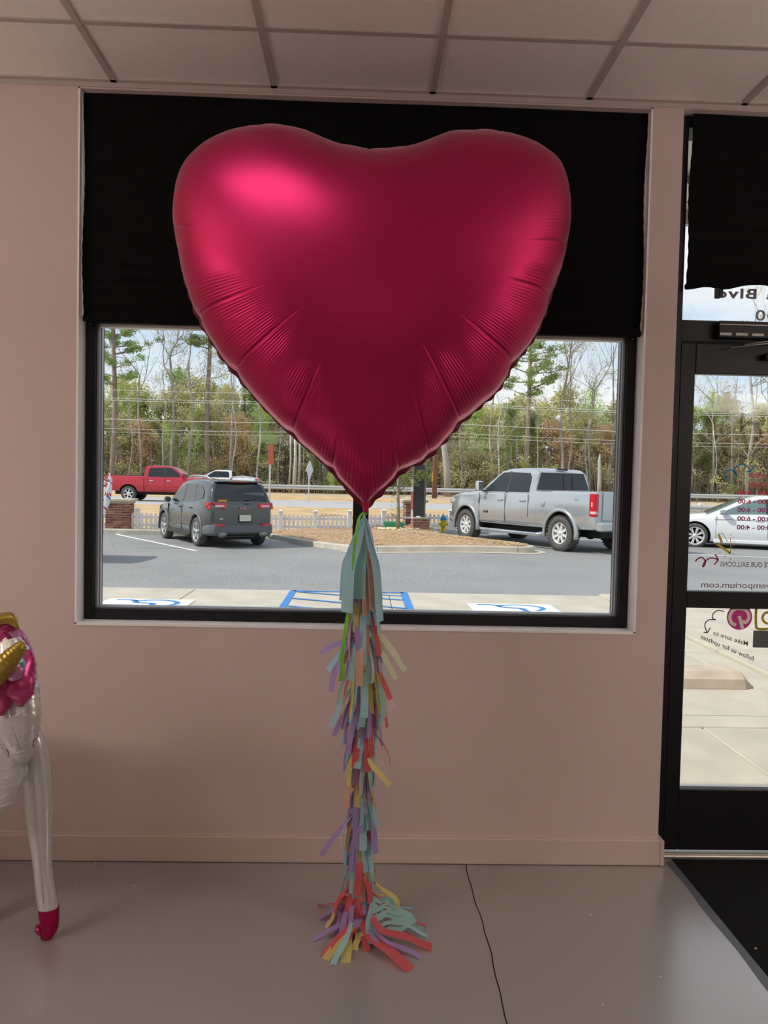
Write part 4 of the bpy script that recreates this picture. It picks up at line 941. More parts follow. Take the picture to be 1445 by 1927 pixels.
# landscape box, hydrant, stones
gb = thing('green_trough', 'low green plastic trough beside the young tree in the planting bed', 'trough', (.93, 19.75, .16), R(5))
GRP = mat('green_plastic', (.05, .36, .20), .5); MB().add([(-.27, -.15, 0), (.27, -.15, 0), (.27, .15, 0), (-.27, .15, 0), (-.30, -.18, .20), (.30, -.18, .20), (.30, .18, .20), (-.30, .18, .20)], [(0, 3, 2, 1), (0, 1, 5, 4), (1, 2, 6, 5), (2, 3, 7, 6), (3, 0, 4, 7)]).build('tub', GRP, gb)
MB().bx(-.32, .32, -.20, -.17, .19, .22).bx(-.32, .32, .17, .20, .19, .22).bx(-.32, -.29, -.17, .17, .19, .22).bx(.29, .32, -.17, .17, .19, .22).build('rim', mat('green_rim', (.10, .45, .28), .5), gb)
hy = thing('fire_hydrant', 'yellow fire hydrant with a blue top just ahead of the silver pickup', 'hydrant', (2.52, 20.75, zg(2.5, 20.7)-.05))
YEL = mat('hydrant_yellow', (.80, .62, .02), .5); BLH = mat('hydrant_blue', (.05, .30, .55), .5)
MB().lathe([(.14, 0), (.14, .04), (.085, .05), (.08, .34), (.10, .36), (.10, .40)], 14).build('barrel', YEL, hy); MB().lathe([(.10, .40), (.10, .46), (.06, .54), (.02, .56), (.02, .60)], 14).build('bonnet', BLH, hy)
MB().lathe([(.045, -.15), (.045, .15)], 10, (0, 0, .29), 'X').lathe([(.055, -.17), (.055, 0)], 10, (0, 0, .26), 'Y').build('outlet', YEL, hy)
stn = MB()
for k in range(110):
    a = rng.random()*2*PI; r = .15+.50*rng.random(); s_ = .02+.03*rng.random(); stn.ellipsoid((1.02+r*math.cos(a), 19.1+r*.8*math.sin(a), .215), (s_*1.3, s_, s_*.6), nu=6, nv=4)
tag(stn.build('pale_pebbles', mat('pebble', (.72, .60, .42), .8, var=.2, vscale=30), fix=False), 'pale pebbles strewn around the foot of the young island tree', 'pebbles', kind='stuff')

# ------------------------------------------------------------------ vehicles
TYRE = mat('tyre_rubber', (.075, .073, .07), .8, bump=.3, bscale=80); DARK = mat('car_dark', (.012, .012, .013), .7); RIMM = mat('rim_alloy', (.74, .75, .76), .32, .35)
CHR = mat('chrome', (.75, .76, .78), .12, .95); CGL = mat('tinted_glass', (.010, .013, .016), .04, 0, .6, coat=.2); CGL2 = mat('green_glass', (.10, .17, .17), .04, 0, .9, coat=.5)
REDL = mat('tail_red', (.50, .012, .02), .2, coat=.6); HLM = mat('headlight_clear', (.45, .46, .46), .15, .2, coat=.6); REDW = mat('tail_clear', (.70, .45, .45), .2, coat=.5); PLT = mat('plate_pale', (.60, .60, .50), .5); BLT = mat('black_trim', (.03, .031, .033), .6)
def loft(st, mi=0):
    """st rows: x, zbottom, ztop, halfwidth, crown, top inset"""
    V = []; K = None
    for x, zb, zt, wd, crn, ins in st:
        h = zt-zb
        half = [(0, zb), (wd*.80, zb), (wd*.93, zb+.025), (wd*.985, zb+h*.18), (wd, zb+h*.45), (wd*.992, zb+h*.68), (wd*.972, zt-.075*min(1, h)), (wd*.945, zt-.022), (wd*.90, zt), (wd*(.90-ins), zt+crn*.45), (wd*.45, zt+crn*.9), (0, zt+crn)]
        ring = half+[(-y, z) for y, z in half[-2:0:-1]]; K = len(ring); V += [(x, y, z) for y, z in ring]
    F = [(i*K+k, i*K+(k+1) % K, (i+1)*K+(k+1) % K, (i+1)*K+k) for i in range(len(st)-1) for k in range(K)]+[tuple(range(K)), tuple((len(st)-1)*K+k for k in range(K-1, -1, -1))]
    return MB().add(V, F, mi, True)
def smooth_obj(o, deg=32):
    o.data.shade_smooth() if hasattr(o.data, 'shade_smooth') else None
    try: o.data.set_sharp_from_angle(angle=R(deg))
    except Exception: pass
    return o
def cut_arches(o, axles, Ra, zc, wd, ins=.34):
    for x in axles:
        for s in (-1, 1):
            c = MB().lathe([(Ra, 0), (Ra, .7)], 36, (x, s*(wd-ins) if s > 0 else -(wd-ins)-.7, zc), 'Y', 1, False)
            me = c.mesh('cut', [o.data.materials[0], DARK]); b = bmesh.new(); b.from_mesh(me); bmesh.ops.recalc_face_normals(b, faces=b.faces); b.to_mesh(me); b.free()
            co = bpy.data.objects.new('cut', me); C.objects.link(co); co.parent = None
            md = o.modifiers.new('b', 'BOOLEAN'); md.operation = 'DIFFERENCE'; md.object = co; md.solver = 'EXACT'
            mw = o.parent; o.parent = None
            dg = bpy.context.evaluated_depsgraph_get(); nm = bpy.data.meshes.new_from_object(o.evaluated_get(dg)); o.modifiers.clear(); o.data = nm; o.parent = mw
            bpy.data.objects.remove(co)
    smooth_obj(o); return o
def wheel(parent, x, y, r, wd, side, spokes=7, rimr=.68, chrome=RIMM, knob=False, dbl=False):
    """side +1: outer face towards +y"""
    t = MB(); hw = wd/2
    t.lathe([(r*rimr, -hw*.9), (r*.80, -hw), (r*.95, -hw*.86), (r, -hw*.55), (r, hw*.55), (r*.95, hw*.86), (r*.80, hw), (r*rimr, hw*.9), (r*rimr*.98, hw*.55), (r*rimr*.98, -hw*.5), (r*rimr, -hw*.9)], 40, (0, 0, 0), 'Y', cap=False)
    if knob:
        for k in range(36):
            a = 2*PI*k/36; c, s_ = math.cos(a), math.sin(a)
            for sy in (-1, 1): t.box((c*r*.985, sy*hw*.72, s_*r*.985), (r*.06, hw*.5, r*.09), 0, 0, Matrix.Rotation(-a, 3, 'Y'))
    o = t.build('wheel', TYRE, parent, (x, y, r))
    ri = MB(); R1 = r*rimr
    ri.lathe([(R1, side*hw*.86), (R1*.93, side*hw*.90), (R1*.88, side*hw*.62), (R1*.86, side*hw*.2)], 40, (0, 0, 0), 'Y', cap=False)
    for k in range(spokes):
        for da in ((-.10, .10) if dbl else (0,)):
            a = 2*PI*k/spokes+.3+da; c, s_ = math.cos(a), math.sin(a); w0, w1 = R1*(.13 if not dbl else .055), R1*(.10 if not dbl else .05)
            P = [(R1*.16, -w0), (R1*.90, -w1*1.2), (R1*.90, w1*1.2), (R1*.16, w0)]
            V = [(c*px-s_*pz, yy, s_*px+c*pz) for yy in (side*hw*.40, side*hw*.72) for px, pz in P]; V = [(v[0], v[1]+(side*hw*.10 if i % 4 in (1, 2) else 0), v[2]) for i, v in enumerate(V)]
            ri.add(V, [(3, 2, 1, 0), (4, 5, 6, 7), (0, 1, 5, 4), (1, 2, 6, 5), (2, 3, 7, 6), (3, 0, 4, 7)])
    ri.lathe([(R1*.22, side*hw*.35), (R1*.20, side*hw*.80), (.001, side*hw*.86)], 16, (0, 0, 0), 'Y')
    ri.build('rim', chrome, o)
    MB().lathe([(R1*.99, side*hw*.08), (R1*.3, side*hw*.06), (.001, side*hw*.05)], 24, (0, 0, 0), 'Y').build('brake_disc', BLT, o)
    return o
def cabin(parent, st, paint, tum, name='cabin'):
    """st rows: x, zbelt, zroof, halfwidth at belt; tum = lean-in per metre of height"""
    V = []; K = None
    for x, z0, z1, wb in st:
        zs_ = max(z0+.01, z1-.055); y1 = wb-tum*(zs_-z0); y2 = max(.05, y1-.05)
        half = [(0, z0-.04), (wb, z0-.04), (wb, z0), (y1, zs_), (y1-.018, zs_+(z1-zs_)*.6), (y2-.02, z1), (y2*.5, z1+.012), (0, z1+.018)]
        ring = half+[(-y, z) for y, z in half[-2:0:-1]]; K = len(ring); V += [(x, y, z) for y, z in ring]
    F = [(i*K+k, i*K+(k+1) % K, (i+1)*K+(k+1) % K, (i+1)*K+k) for i in range(len(st)-1) for k in range(K)]+[tuple(range(K)), tuple((len(st)-1)*K+k for k in range(K-1, -1, -1))]
    return smooth_obj(MB().add(V, F, 0, True).build(name, paint, parent), 28)
def side_pane(parent, poly, zb, wb, tum, m, name='side_window', off=.006, both=True, k=.0):
    for s in (1, -1) if both else (1,):
        V = [(x, s*(wb-tum*(z-zb)+off), z) for x, z in poly]+[(x, s*(wb-tum*(z-zb)-.01), z) for x, z in poly]; n = len(poly)
        MB().add(V, [tuple(range(n))]+[(i, (i+1) % n, n+(i+1) % n, n+i) for i in range(n)]).build(name, m, parent)
def patch(parent, quad, m, name, th=.012):
    q = [Vector(v) for v in quad]; nrm = (q[1]-q[0]).cross(q[2]-q[0]).normalized()*th; n = len(q)
    return MB().add([v+nrm for v in q]+[v-nrm for v in q], [tuple(range(n)), tuple(range(2*n-1, n-1, -1))]+[(i, (i+1) % n, n+(i+1) % n, n+i) for i in range(n)]).build(name, m, parent)
def flare(parent, x, zc, Ra, wd, m, a0=-12, a1=192, t=.05, out=.03):
    for s in (1, -1):
        V = []; n = 22
        for i in range(n+1):
            a = R(a0+(a1-a0)*i/n); c, s_ = math.cos(a), math.sin(a)
            for rr_, yy in ((Ra-.006, wd-.05), (Ra-.006, wd+out), (Ra+t*.7, wd+out*.9), (Ra+t, wd-.01), (Ra+t, wd-.05)): V.append((x+c*rr_, s*yy, zc+s_*rr_))
        MB().add(V, [(i*5+k, i*5+(k+1) % 5, (i+1)*5+(k+1) % 5, (i+1)*5+k) for i in range(n) for k in range(5)]+[(0, 1, 2, 3, 4), tuple(n*5+k for k in (4, 3, 2, 1, 0))], 0, True).build('fender_flare', m, parent)
def side_text(parent, txt, x, z, y, h, m, name='badge', rear=None):
    me = text_mesh(txt, 1, .02)
    for v in me.vertices:
        if rear is None: v.co = Vector((x-v.co.x*h/.7, y+v.co.z, z+v.co.y*h/.7))
        else: v.co = Vector((rear+v.co.z, x-v.co.x*h/.7, z+v.co.y*h/.7))
    me.materials.append(m); return link(name, me, parent)

def pickup(name, label, paint, loc, hd, sc=1.0, big=False, flares=None, cover=False, lights=REDL, group=None):
    t = thing(name, label, 'truck', loc, hd); W2 = 1.0 if big else .98; zb = .52 if big else .50; rt = .425 if big else .39; ax = 1.9 if big else 1.83
    zbelt = 1.34 if big else 1.26; zbed = 1.42 if big else 1.30; zroof = 1.97 if big else 1.86; Ra = rt+.10; dz = .0 if big else -.1
    st = [(2.80, zb+.10, zb+.42, .74, .02, .1), (2.74, zb-.02, 1.16+dz, .90, .05, .1), (2.60, zb-.08, 1.24+dz*.8, .965, .08, .1), (2.2, zb-.05, 1.28+dz*.7, W2-.01, .10, .1), (1.5, zb-.02, zbelt-.02, W2, .08, .1), (1.15, zb-.02, zbelt, W2, .05, .08), (.4, zb-.02, zbelt, W2, .02, .05), (-1.0, zb-.02, zbelt+.02, W2, .02, .05)]
    c = loft(st); c.v = c.v; body = c.build('body', [paint, DARK], t); cut_arches(body, (ax,), Ra, rt, W2)
    bs_ = [(-1.035+(.13 if big else 0), zb-.02, zbed, W2-.005, -.02, .03), (-1.3, zb-.02, zbed, W2, -.02, .03), (-2.9, zb+.02, zbed+.01, W2, -.02, .03), (-3.02, zb+.05, zbed+.01, W2-.02, -.02, .03)]
    bed = loft(bs_).build('cargo_bed', [paint, DARK], t); cut_arches(bed, (-ax,), Ra, rt, W2)
    MB().bbox(-2.92, -1.06+(.13 if big else 0), -W2*.86, W2*.86, zbed-.03, zbed+(.045 if cover else .006), .01).build('bed_cover', BLT, t)
    MB().bbox(-3.00, -2.96, -W2*.93, W2*.93, zb+.22, zbed+.02, .01).bbox(-3.045, -2.99, -W2*.78, W2*.78, zb+.25, zbed+.015, .012).build('tailgate', paint, t)
    wb = W2*.945; tum = .27
    cabin(t, [(1.18, zbelt, zbelt+.02, wb), (.85, zbelt, zbelt+.30, wb), (.42, zbelt, zroof-.05, wb), (.15, zbelt, zroof, wb), (-.5, zbelt, zroof+.015, wb), (-.86, zbelt, zroof-.01, wb), (-.99, zbelt, zroof-.09, wb-.01), (-1.04, zbelt, zbelt+.05, wb-.01)], paint, tum)
    zt = zroof-.10
    side_pane(t, [(.98, zbelt+.03), (.93, zbelt+.12), (.47, zt-.06), (.36, zt), (.10, zt+.01), (.10, zbelt+.03)], zbelt, wb, tum, CGL); side_pane(t, [(.02, zbelt+.03), (.02, zt+.01), (-.70, zt-.01), (-.80, zt-.12), (-.82, zbelt+.03)], zbelt, wb, tum, CGL)
    side_pane(t, [(.10, zbelt), (.10, zt+.03), (.02, zt+.03), (.02, zbelt)], zbelt, wb, tum, BLT, 'door_pillar', .004)
    yw, yr = wb-.10, wb-tum*(zt-zbelt)-.10
    patch(t, [(1.19, -yw, zbelt+.04), (1.19, yw, zbelt+.04), (.50, yr, zt), (.50, -yr, zt)], CGL, 'windshield', .02)
    patch(t, [(-1.035, yw+.02, zbelt+.10), (-1.035, -yw-.02, zbelt+.10), (-.985, -yr, zt), (-.985, yr, zt)], CGL, 'rear_window', .022)
    patch(t, [(-1.06, -.008, zbelt+.11), (-1.06, .008, zbelt+.11), (-1.01, .008, zt-.01), (-1.01, -.008, zt-.01)], BLT, 'window_divider', .006); patch(t, [(-1.06, -.30, zbelt+.11), (-1.06, -.285, zbelt+.11), (-1.01, -.285, zt-.01), (-1.01, -.30, zt-.01)], BLT, 'window_divider', .006)
    MB().bbox(-1.0, -.93, -.17, .17, zroof-.03, zroof+.012, .006).build('brake_light', BLT, t)
    for s in (1, -1):
        y = s*W2
        tl = MB().bbox(-3.035, -2.83, min(y*.88, y*1.004), max(y*.88, y*1.004), zb+.34, zbed-.03, .02); o = tl.build('taillight', lights, t)
        MB().bbox(-3.04, -2.87, min(y*.92, y*1.008), max(y*.92, y*1.008), zb+.40, zb+.47, .01).bbox(-2.955, -2.90, min(y*.95, y*1.008), max(y*.95, y*1.008), zb+.56, zb+.68, .01).build('lens_panel', REDW, o)
        MB().bbox(2.50, 2.78, min(y*.74, y*.96), max(y*.74, y*.96), 1.0+dz, 1.15+dz, .03).build('headlight', HLM, t)
        mr = MB(); mr.bbox(.92, 1.06, min(y*1.04, y*1.24), max(y*1.04, y*1.24), zbelt+.03, zbelt+(.30 if big else .22), .03); o = mr.build('mirror', paint if not big else CHR, t)
        MB().tube([(1.0, y*.93, zbelt+.03), (.99, y*1.08, zbelt+.06)], .022, 8).build('mirror_arm', BLT, o)
        MB().bx(.055, .067, min(y*.99, y*1.0012), max(y*.99, y*1.0012), zb+.05, zbelt).bx(-.86, -.848, min(y*.99, y*1.0012), max(y*.99, y*1.0012), zb+.25, zbelt).bx(1.16, 1.172, min(y*.99, y*1.0012), max(y*.99, y*1.0012), zb+.12, zbelt-.02).bx(-.85, 1.17, min(y*.99, y*1.0012), max(y*.99, y*1.0012), zb+.035, zb+.045).build('door_seam', DARK, t)
        for x in (.16, -.74): MB().bbox(x-.0, x+.22, min(y*.99, y*1.022), max(y*.99, y*1.022), zbelt-.20, zbelt-.155, .01).build('door_handle', CHR, t)
        if big:
            MB().tube([(1.25, y*1.0, zb-.14), (1.1, y*1.05, zb-.17), (-1.15, y*1.05, zb-.17), (-1.3, y*1.0, zb-.14)], .045, 10).build('running_board', CHR, t)
        for xx in (ax, -ax): wheel(t, xx, s*(W2-.13 if not big else W2-.12), rt, .29 if big else .26, s, 8 if big else 6, .60 if big else .66, RIMM, big)
    if flares is not None:
        for xx in (ax, -ax): flare(t, xx, rt, Ra, W2, flares, t=.07, out=.035)
    MB().bbox(-3.22, -3.0, -W2*.96, W2*.96, zb+.02, zb+.22, .03).build('rear_bumper', CHR if not big else mat('bumper_silver', (.52, .54, .56), .3, .6), t)
    MB().bbox(2.66, 2.86, -W2*.86, W2*.90, zb-.05, zb+.20, .04).build('front_bumper', CHR, t)
    MB().bbox(2.76, 2.82, -.62, .62, zb+.26, 1.12+dz, .02).build('grille', BLT, t)
    MB().bbox(-2.7, 2.6, -.45, .45, .34, zb+.02, .02).tube([(-ax, -W2+.2, rt), (-ax, W2-.2, rt)], .06, 8).ellipsoid((-ax, 0, rt), (.17, .15, .16), nu=12, nv=8).build('chassis', DARK, t)
    if big:
        for o in t.children:
            if o.name.split('.')[0] in ('cabin', 'side_window', 'door_pillar', 'windshield', 'rear_window', 'window_divider', 'brake_light', 'mirror', 'mirror_arm', 'door_seam', 'door_handle'): o.location.x += .13
        side_text(t, 'RAM', 1.10, zb+.27, W2+.001, .07, BLT); MB().lathe([(.075, 0), (.075, .006), (.068, .008)], 20, (-1.27, W2-.001, zbelt-.24), 'Y').build('fuel_flap', paint, t)
        side_text(t, '4X4', -2.35, zbed-.2, W2+.001, .055, mat('decal_grey', (.33, .36, .38), .4), 'decal'); side_text(t, 'C', 1.36, zbelt-.30, W2+.001, .08, BLT)
        side_text(t, 'LARAMIE', -.45, zb+.32, 0, .04, CHR, 'tailgate_badge', rear=-3.047)
    return t
SILVP = mat('silver_paint', (.46, .49, .51), .20, .55, coat=.8); REDP = mat('red_paint', (.50, .012, .03), .22, .2, coat=.9); WHP = mat('white_car_paint', (.74, .76, .78), .25, 0, coat=.8)
H28 = R(90+28)
trk = pickup('pickup_truck', 'silver heavy-duty pickup with chrome running boards parked beside the planting bed', SILVP, (4.67, 17.19, .0), H28, big=True, flares=SILVP)
redt = pickup('pickup_truck', 'red crew cab pickup driving along the road behind the SUV', REDP, (-10.35, 38.3, .30), R(-2), cover=True)
wht = pickup('pickup_truck', 'white pickup on the far carriageway beyond the red truck', WHP, (-11.3, 58.5, .40), R(180))

def arc_car(name, label, cat, paint, loc, hd, kind):
    t = thing(name, label, cat, loc, hd)
    if kind == 'suv':
        W2, rt, axf, axr = .92, .365, 1.35, -1.35; Ra = rt+.065
        st = [(2.28, .42, .72, .62, .02, .1), (2.20, .28, .86, .78, .04, .1), (1.95, .24, .93, .87, .06, .1), (1.5, .24, .98, .91, .07, .1), (.95, .24, 1.03, W2, .05, .08), (.2, .24, 1.05, W2, .02, .05), (-.8, .24, 1.08, W2, .02, .05), (-1.5, .26, 1.11, W2, .02, .05), (-1.95, .32, 1.12, .89, .02, .05), (-2.15, .40, 1.10, .83, .0, .05), (-2.24, .50, 1.02, .76, -.01, .05)]
        body = loft(st).build('body', [paint, DARK], t); cut_arches(body, (axf, axr), Ra, rt, W2)
        wb, tum, zbv, zr = .865, .30, 1.06, 1.655
        cabin(t, [(1.08, 1.0, 1.02, .84), (.75, 1.02, 1.26, wb), (.30, 1.04, 1.54, wb), (.0, 1.05, 1.63, wb), (-.5, zbv, zr, wb), (-1.2, zbv, zr-.01, wb), (-1.75, 1.08, 1.61, wb-.02), (-1.92, 1.08, 1.56, wb-.03), (-2.08, 1.09, 1.32, wb-.05), (-2.16, 1.07, 1.10, wb-.06)], paint, tum)
        side_pane(t, [(.82, 1.08), (.30, 1.42), (.02, 1.52), (-.18, 1.54), (-.20, 1.09)], zbv, wb, tum, CGL); side_pane(t, [(-.26, 1.09), (-.25, 1.54), (-.95, 1.55), (-1.10, 1.12)], zbv, wb, tum, CGL); side_pane(t, [(-1.17, 1.13), (-1.03, 1.54), (-1.30, 1.53), (-1.60, 1.36), (-1.64, 1.20)], zbv, wb, tum, CGL)
        patch(t, [(1.03, -.70, 1.07), (1.03, .70, 1.07), (.20, .58, 1.57), (.20, -.58, 1.57)], CGL, 'windshield', .03)
        patch(t, [(-2.145, .70, 1.13), (-2.145, -.70, 1.13), (-2.09, -.71, 1.30), (-1.935, -.58, 1.555), (-1.935, .58, 1.555), (-2.09, .71, 1.30)], CGL, 'rear_window', .022)
        MB().bbox(-2.00, -1.62, -.60, .60, 1.595, 1.635, .012).build('spoiler', paint, t); MB().bbox(-2.012, -1.99, -.22, .22, 1.60, 1.618, .003).build('brake_light', REDL, t)
        MB().tube([(-2.13, -.03, 1.17), (-2.19, -.16, 1.18), (-2.14, -.42, 1.21)], [.018, .014, .006], 8).build('wiper', BLT, t)
        for s in (1, -1):
            MB().tube([(.15, s*.60, 1.66), (.0, s*.62, 1.73), (-.7, s*.63, 1.755), (-1.4, s*.62, 1.725), (-1.6, s*.60, 1.65)], .022, 8).build('roof_rail', CHR, t)
            lt = patch(t, [(-2.20, s*.84, .955), (-2.262, s*.45, .96), (-2.245, s*.43, 1.085), (-2.16, s*.83, 1.11), (-1.98, s*.90, 1.10), (-2.02, s*.905, .985)][::s], REDL, 'taillight', .018)
            patch(lt, [(-2.245, s*.72, 1.0), (-2.27, s*.50, 1.0), (-2.262, s*.50, 1.045), (-2.23, s*.72, 1.05)][::s], REDW, 'lens_panel', .014)
            patch(t, [(-2.288, s*.72, .545), (-2.30, s*.50, .54), (-2.30, s*.50, .60), (-2.27, s*.76, .61)][::s], REDL, 'reflector', .012)
            q = MB(); q.lathe([(.062, 0), (.070, -.03), (.066, -.05)], 18, (-2.27, s*.55, .335), 'X'); q.v = [(x, (y-s*.55)*1.7+s*.55, z) for x, y, z in q.v]; q.build('exhaust_tip', mat('exhaust_steel', (.22, .22, .22), .25, .8), t)
            y = s*W2
            MB().bbox(.70, .85, min(y*.98, y*1.16), max(y*.98, y*1.16), 1.05, 1.18, .03).build('mirror', paint, t)
            MB().bx(-.235, -.225, min(y*.99, y*1.0012), max(y*.99, y*1.0012), .36, 1.05).bx(.93, .938, min(y*.97, y*1.0), max(y*.97, y*1.0), .4, 1.0).build('door_seam', DARK, t)
            for x in (-.12, -1.0): MB().bbox(x, x+.17, min(y*.985, y*1.02), max(y*.985, y*1.02), .93, .965, .008).build('door_handle', paint, t)
            MB().bbox(-.86, .86, min(y*.95, y*1.012), max(y*.95, y*1.012), .24, .34, .012).build('sill_trim', BLT, t)
            for x in (axf, axr): wheel(t, x, s*(W2-.115), rt, .23, s, 5, .68, RIMG, False, True)
        for x in (axf, axr): flare(t, x, rt, Ra, W2-.006, BLT if False else mat('flare_grey', (.11, .118, .125), .5), t=.055, out=.02)
        LB = mat('bumper_grey', (.105, .118, .13), .45)
        q = [(-1.80, .28, .56, .915, .0, .02), (-2.0, .30, .58, .90, .0, .02), (-2.20, .31, .60, .85, .0, .02), (-2.29, .34, .57, .76, .0, .02)]
        smooth_obj(loft(q).build('rear_bumper', LB, t)); MB().bbox(-2.315, -2.28, -.42, .42, .34, .385, .01).bbox(-2.30, -2.2, -.66, .66, .285, .31, .008).build('bumper_trim', BLT, t)
        MB().bbox(-2.285, -2.262, -.24, .10, .62, .79, .004).build('plate_recess', BLT, t).location.x = .015; pl_ = MB().bbox(-2.295, -2.285, -.16, .15, .66, .81, .003).build('number_plate', PLT, t); pl_.location.y = -.05
        side_text(t, 'Jeep', .09, .95, 0, .07, CHR if False else mat('badge_rose', (.45, .20, .18), .4), 'badge', rear=-2.275); side_text(t, '4x4', .62, .70, 0, .045, CHR, 'badge', rear=-2.272)
        MB().bbox(-2.15, -2.14, .40, .62, 1.125, 1.175, .002).build('sticker', mat('sticker_orange', (.65, .30, .04), .5), t).location.x = -.03
        MB().bbox(-2.05, 2.1, -.6, .6, .2, .3, .02).build('underbody', DARK, t)
    else:
        W2, rt, axf, axr = .92, .335, 1.41, -1.41; Ra = rt+.055
        st = [(2.42, .40, .58, .55, .02, .1), (2.34, .24, .66, .74, .03, .1), (2.05, .20, .73, .86, .05, .1), (1.5, .18, .82, .91, .08, .12), (.95, .18, .90, W2, .06, .1), (.2, .18, .93, W2, .02, .05), (-1.2, .18, .97, W2, .02, .05), (-1.8, .20, 1.0, .90, .03, .08), (-2.25, .26, 1.0, .84, .03, .1), (-2.42, .40, .94, .74, .02, .1)]
        body = loft(st).build('body', [paint, DARK], t); cut_arches(body, (axf, axr), Ra, rt, W2)
        wb, tum = .86, .38
        cabin(t, [(1.15, .87, .885, .80), (.85, .89, 1.02, .85), (.35, .91, 1.27, wb), (-.05, .92, 1.40, wb), (-.5, .93, 1.435, wb), (-1.0, .95, 1.40, wb), (-1.5, .97, 1.24, wb-.02), (-2.0, .99, 1.01, wb-.06)], paint, tum)
        side_pane(t, [(.80, .935), (.62, 1.05), (.25, 1.22), (-.05, 1.32), (-.28, 1.34), (-.30, .955)], .92, wb, tum, CGL2); side_pane(t, [(-.37, .955), (-.35, 1.345), (-.75, 1.32), (-1.12, 1.20), (-1.35, 1.05), (-1.33, .985)], .92, wb, tum, CGL2)
        side_pane(t, [(-.29, .95), (-.27, 1.35), (-.36, 1.35), (-.38, .95)], .92, wb, tum, BLT, 'door_pillar', .005)
        patch(t, [(1.12, -.68, .92), (1.12, .68, .92), (.22, .56, 1.345), (.22, -.56, 1.345)], CGL2, 'windshield', .03); patch(t, [(-1.95, .64, 1.03), (-1.95, -.64, 1.03), (-1.2, -.56, 1.345), (-1.2, .56, 1.345)], CGL2, 'rear_window', .02)
        for s in (1, -1):
            y = s*W2
            MB().bbox(.66, .82, min(y*.98, y*1.17), max(y*.98, y*1.17), .93, 1.05, .03).build('mirror', mat('mirror_grey', (.33, .35, .36), .3), t)
            MB().bx(.90, .908, min(y*.985, y*1.0), max(y*.985, y*1.0), .30, .90).bx(-.34, -.332, min(y*.99, y*1.001), max(y*.99, y*1.001), .30, .95).bx(-1.2, .95, min(y*.985, y*.9985), max(y*.985, y*.9985), .795, .80).build('door_seam', mat('seam_grey', (.25, .26, .27), .5), t)
            for x in (-.22, -1.18): MB().bbox(x, x+.19, min(y*.985, y*1.018), max(y*.985, y*1.018), .785, .815, .008).build('door_handle', paint, t)
            MB().bbox(-.95, .95, min(y*.94, y*1.008), max(y*.94, y*1.008), .17, .255, .012).build('sill_trim', paint, t)
            MB().bbox(2.02, 2.36, min(y*.70, y*.93), max(y*.70, y*.93), .60, .69, .02).build('headlight', HLM, t); MB().bbox(-2.40, -2.12, min(y*.62, y*.93), max(y*.62, y*.93), .80, .93, .02).build('taillight', REDL, t)
            for x in (axf, axr): wheel(t, x, s*(W2-.105), rt, .22, s, 8, .72, RIMM, False, True)
        MB().bbox(-2.47, -2.30, -.78, .78, .34, .56, .03).build('rear_bumper', LBG if paint is not WHP else paint, t); MB().bbox(-2.1, 2.1, -.6, .6, .14, .24, .02).build('underbody', DARK, t)
    return t
LBG = mat('bumper_slate', (.13, .15, .18), .4)
RIMG = mat('rim_grey', (.50, .51, .52), .35, .3)
GRYP = mat('grey_paint', (.085, .093, .09), .22, .55, coat=.7)
suv = arc_car('suv', 'dark grey SUV parked facing away with silver roof rails', 'car', GRYP, (-4.0, 17.42, -.125), R(90+31), 'suv'); suv.scale = (.97, .95, .99)
sed = arc_car('sedan', 'white sedan seen side-on through the glass door', 'car', WHP, (10.5, 17.55, -.03), R(90+70), 'sedan')
hid = arc_car('sedan', 'red car cut off by the left window frame, rear bumper just showing', 'car', REDP, (-7.78, 12.15, -.11), R(180), 'sedan'); hid.scale = (1, 1, 1.2)

# ------------------------------------------------------------------ canopy over the entrance, outside
cn = thing('entrance_canopy', 'white panelled canopy over the entrance outside, seen above the door blind', 'canopy', (0, 0, 0))
MB().bx(1.0, 2.9, .26, 1.32, 3.10, 3.30).build('canopy_slab', mat('canopy_white', (.74, .73, .70), .6), cn)
MB().bx(1.0, 2.9, 1.32, 1.36, 3.02, 3.32).bx(1.0, 2.9, .45, .46, 3.092, 3.10).bx(1.0, 2.9, 1.2, 1.21, 3.092, 3.10).build('fascia', mat('canopy_fascia', (.45, .45, .45), .5), cn)
MB().tube([(1.25, .4, 3.085), (1.9, 1.25, 3.085)], .012, 8).build('brace', BLT, cn)

# ------------------------------------------------------------------ roadside furniture
gr = thing('guardrail', 'long galvanised guardrail along the far side of the road before the woods', 'guardrail', (0, 65.2, .42))
prof = [(.0, .0), (-.05, .05), (-.05, .11), (.0, .155), (-.05, .20), (-.05, .26), (.0, .31)]
def wbeam(parent, x0, x1, z, y=0, sc=1.0, nm='rail_beam'):
    V = []; n = 2
    for x in (x0, x1):
        for a, b_ in prof: V.append((x, y+a*sc, z+b_*sc))
    return MB().add(V, [(k, k+1, 8+k-0, 7+k) for k in range(6)]).build(nm, GALV, parent, fix=False)
for k in range(22): wbeam(gr, -46+k*5, -41.03+k*5, .38, 0, 1.25)
pm = MB().bbox(-.06, .06, 0, .16, -.1, .78, .01).mesh('guard_post', mat('post_grey', (.22, .20, .18), .8))
for k in range(56): link('guard_post', pm, gr, (-46+k*1.95, .03, 0))
g2 = thing('guardrail', 'short grey guardrail section on the lawn behind the white sedan', 'guardrail', (0, 27.5, zg(12, 27.5)))
wbeam(g2, 10.6, 13.6, .42); wbeam(g2, 13.63, 17.6, .42)
for x in (11.9, 13.62, 15.4, 17.2): MB().bbox(-.07, .07, .0, .16, -.1, .80, .01).build('guard_post', FENCEW, g2, (x, .02, 0))
mk = thing('road_sign', 'thin road sign seen edge-on, red on a grey post right of the SUV', 'sign', (-3.62, 27.0, zg(-3.6, 27)), R(84))
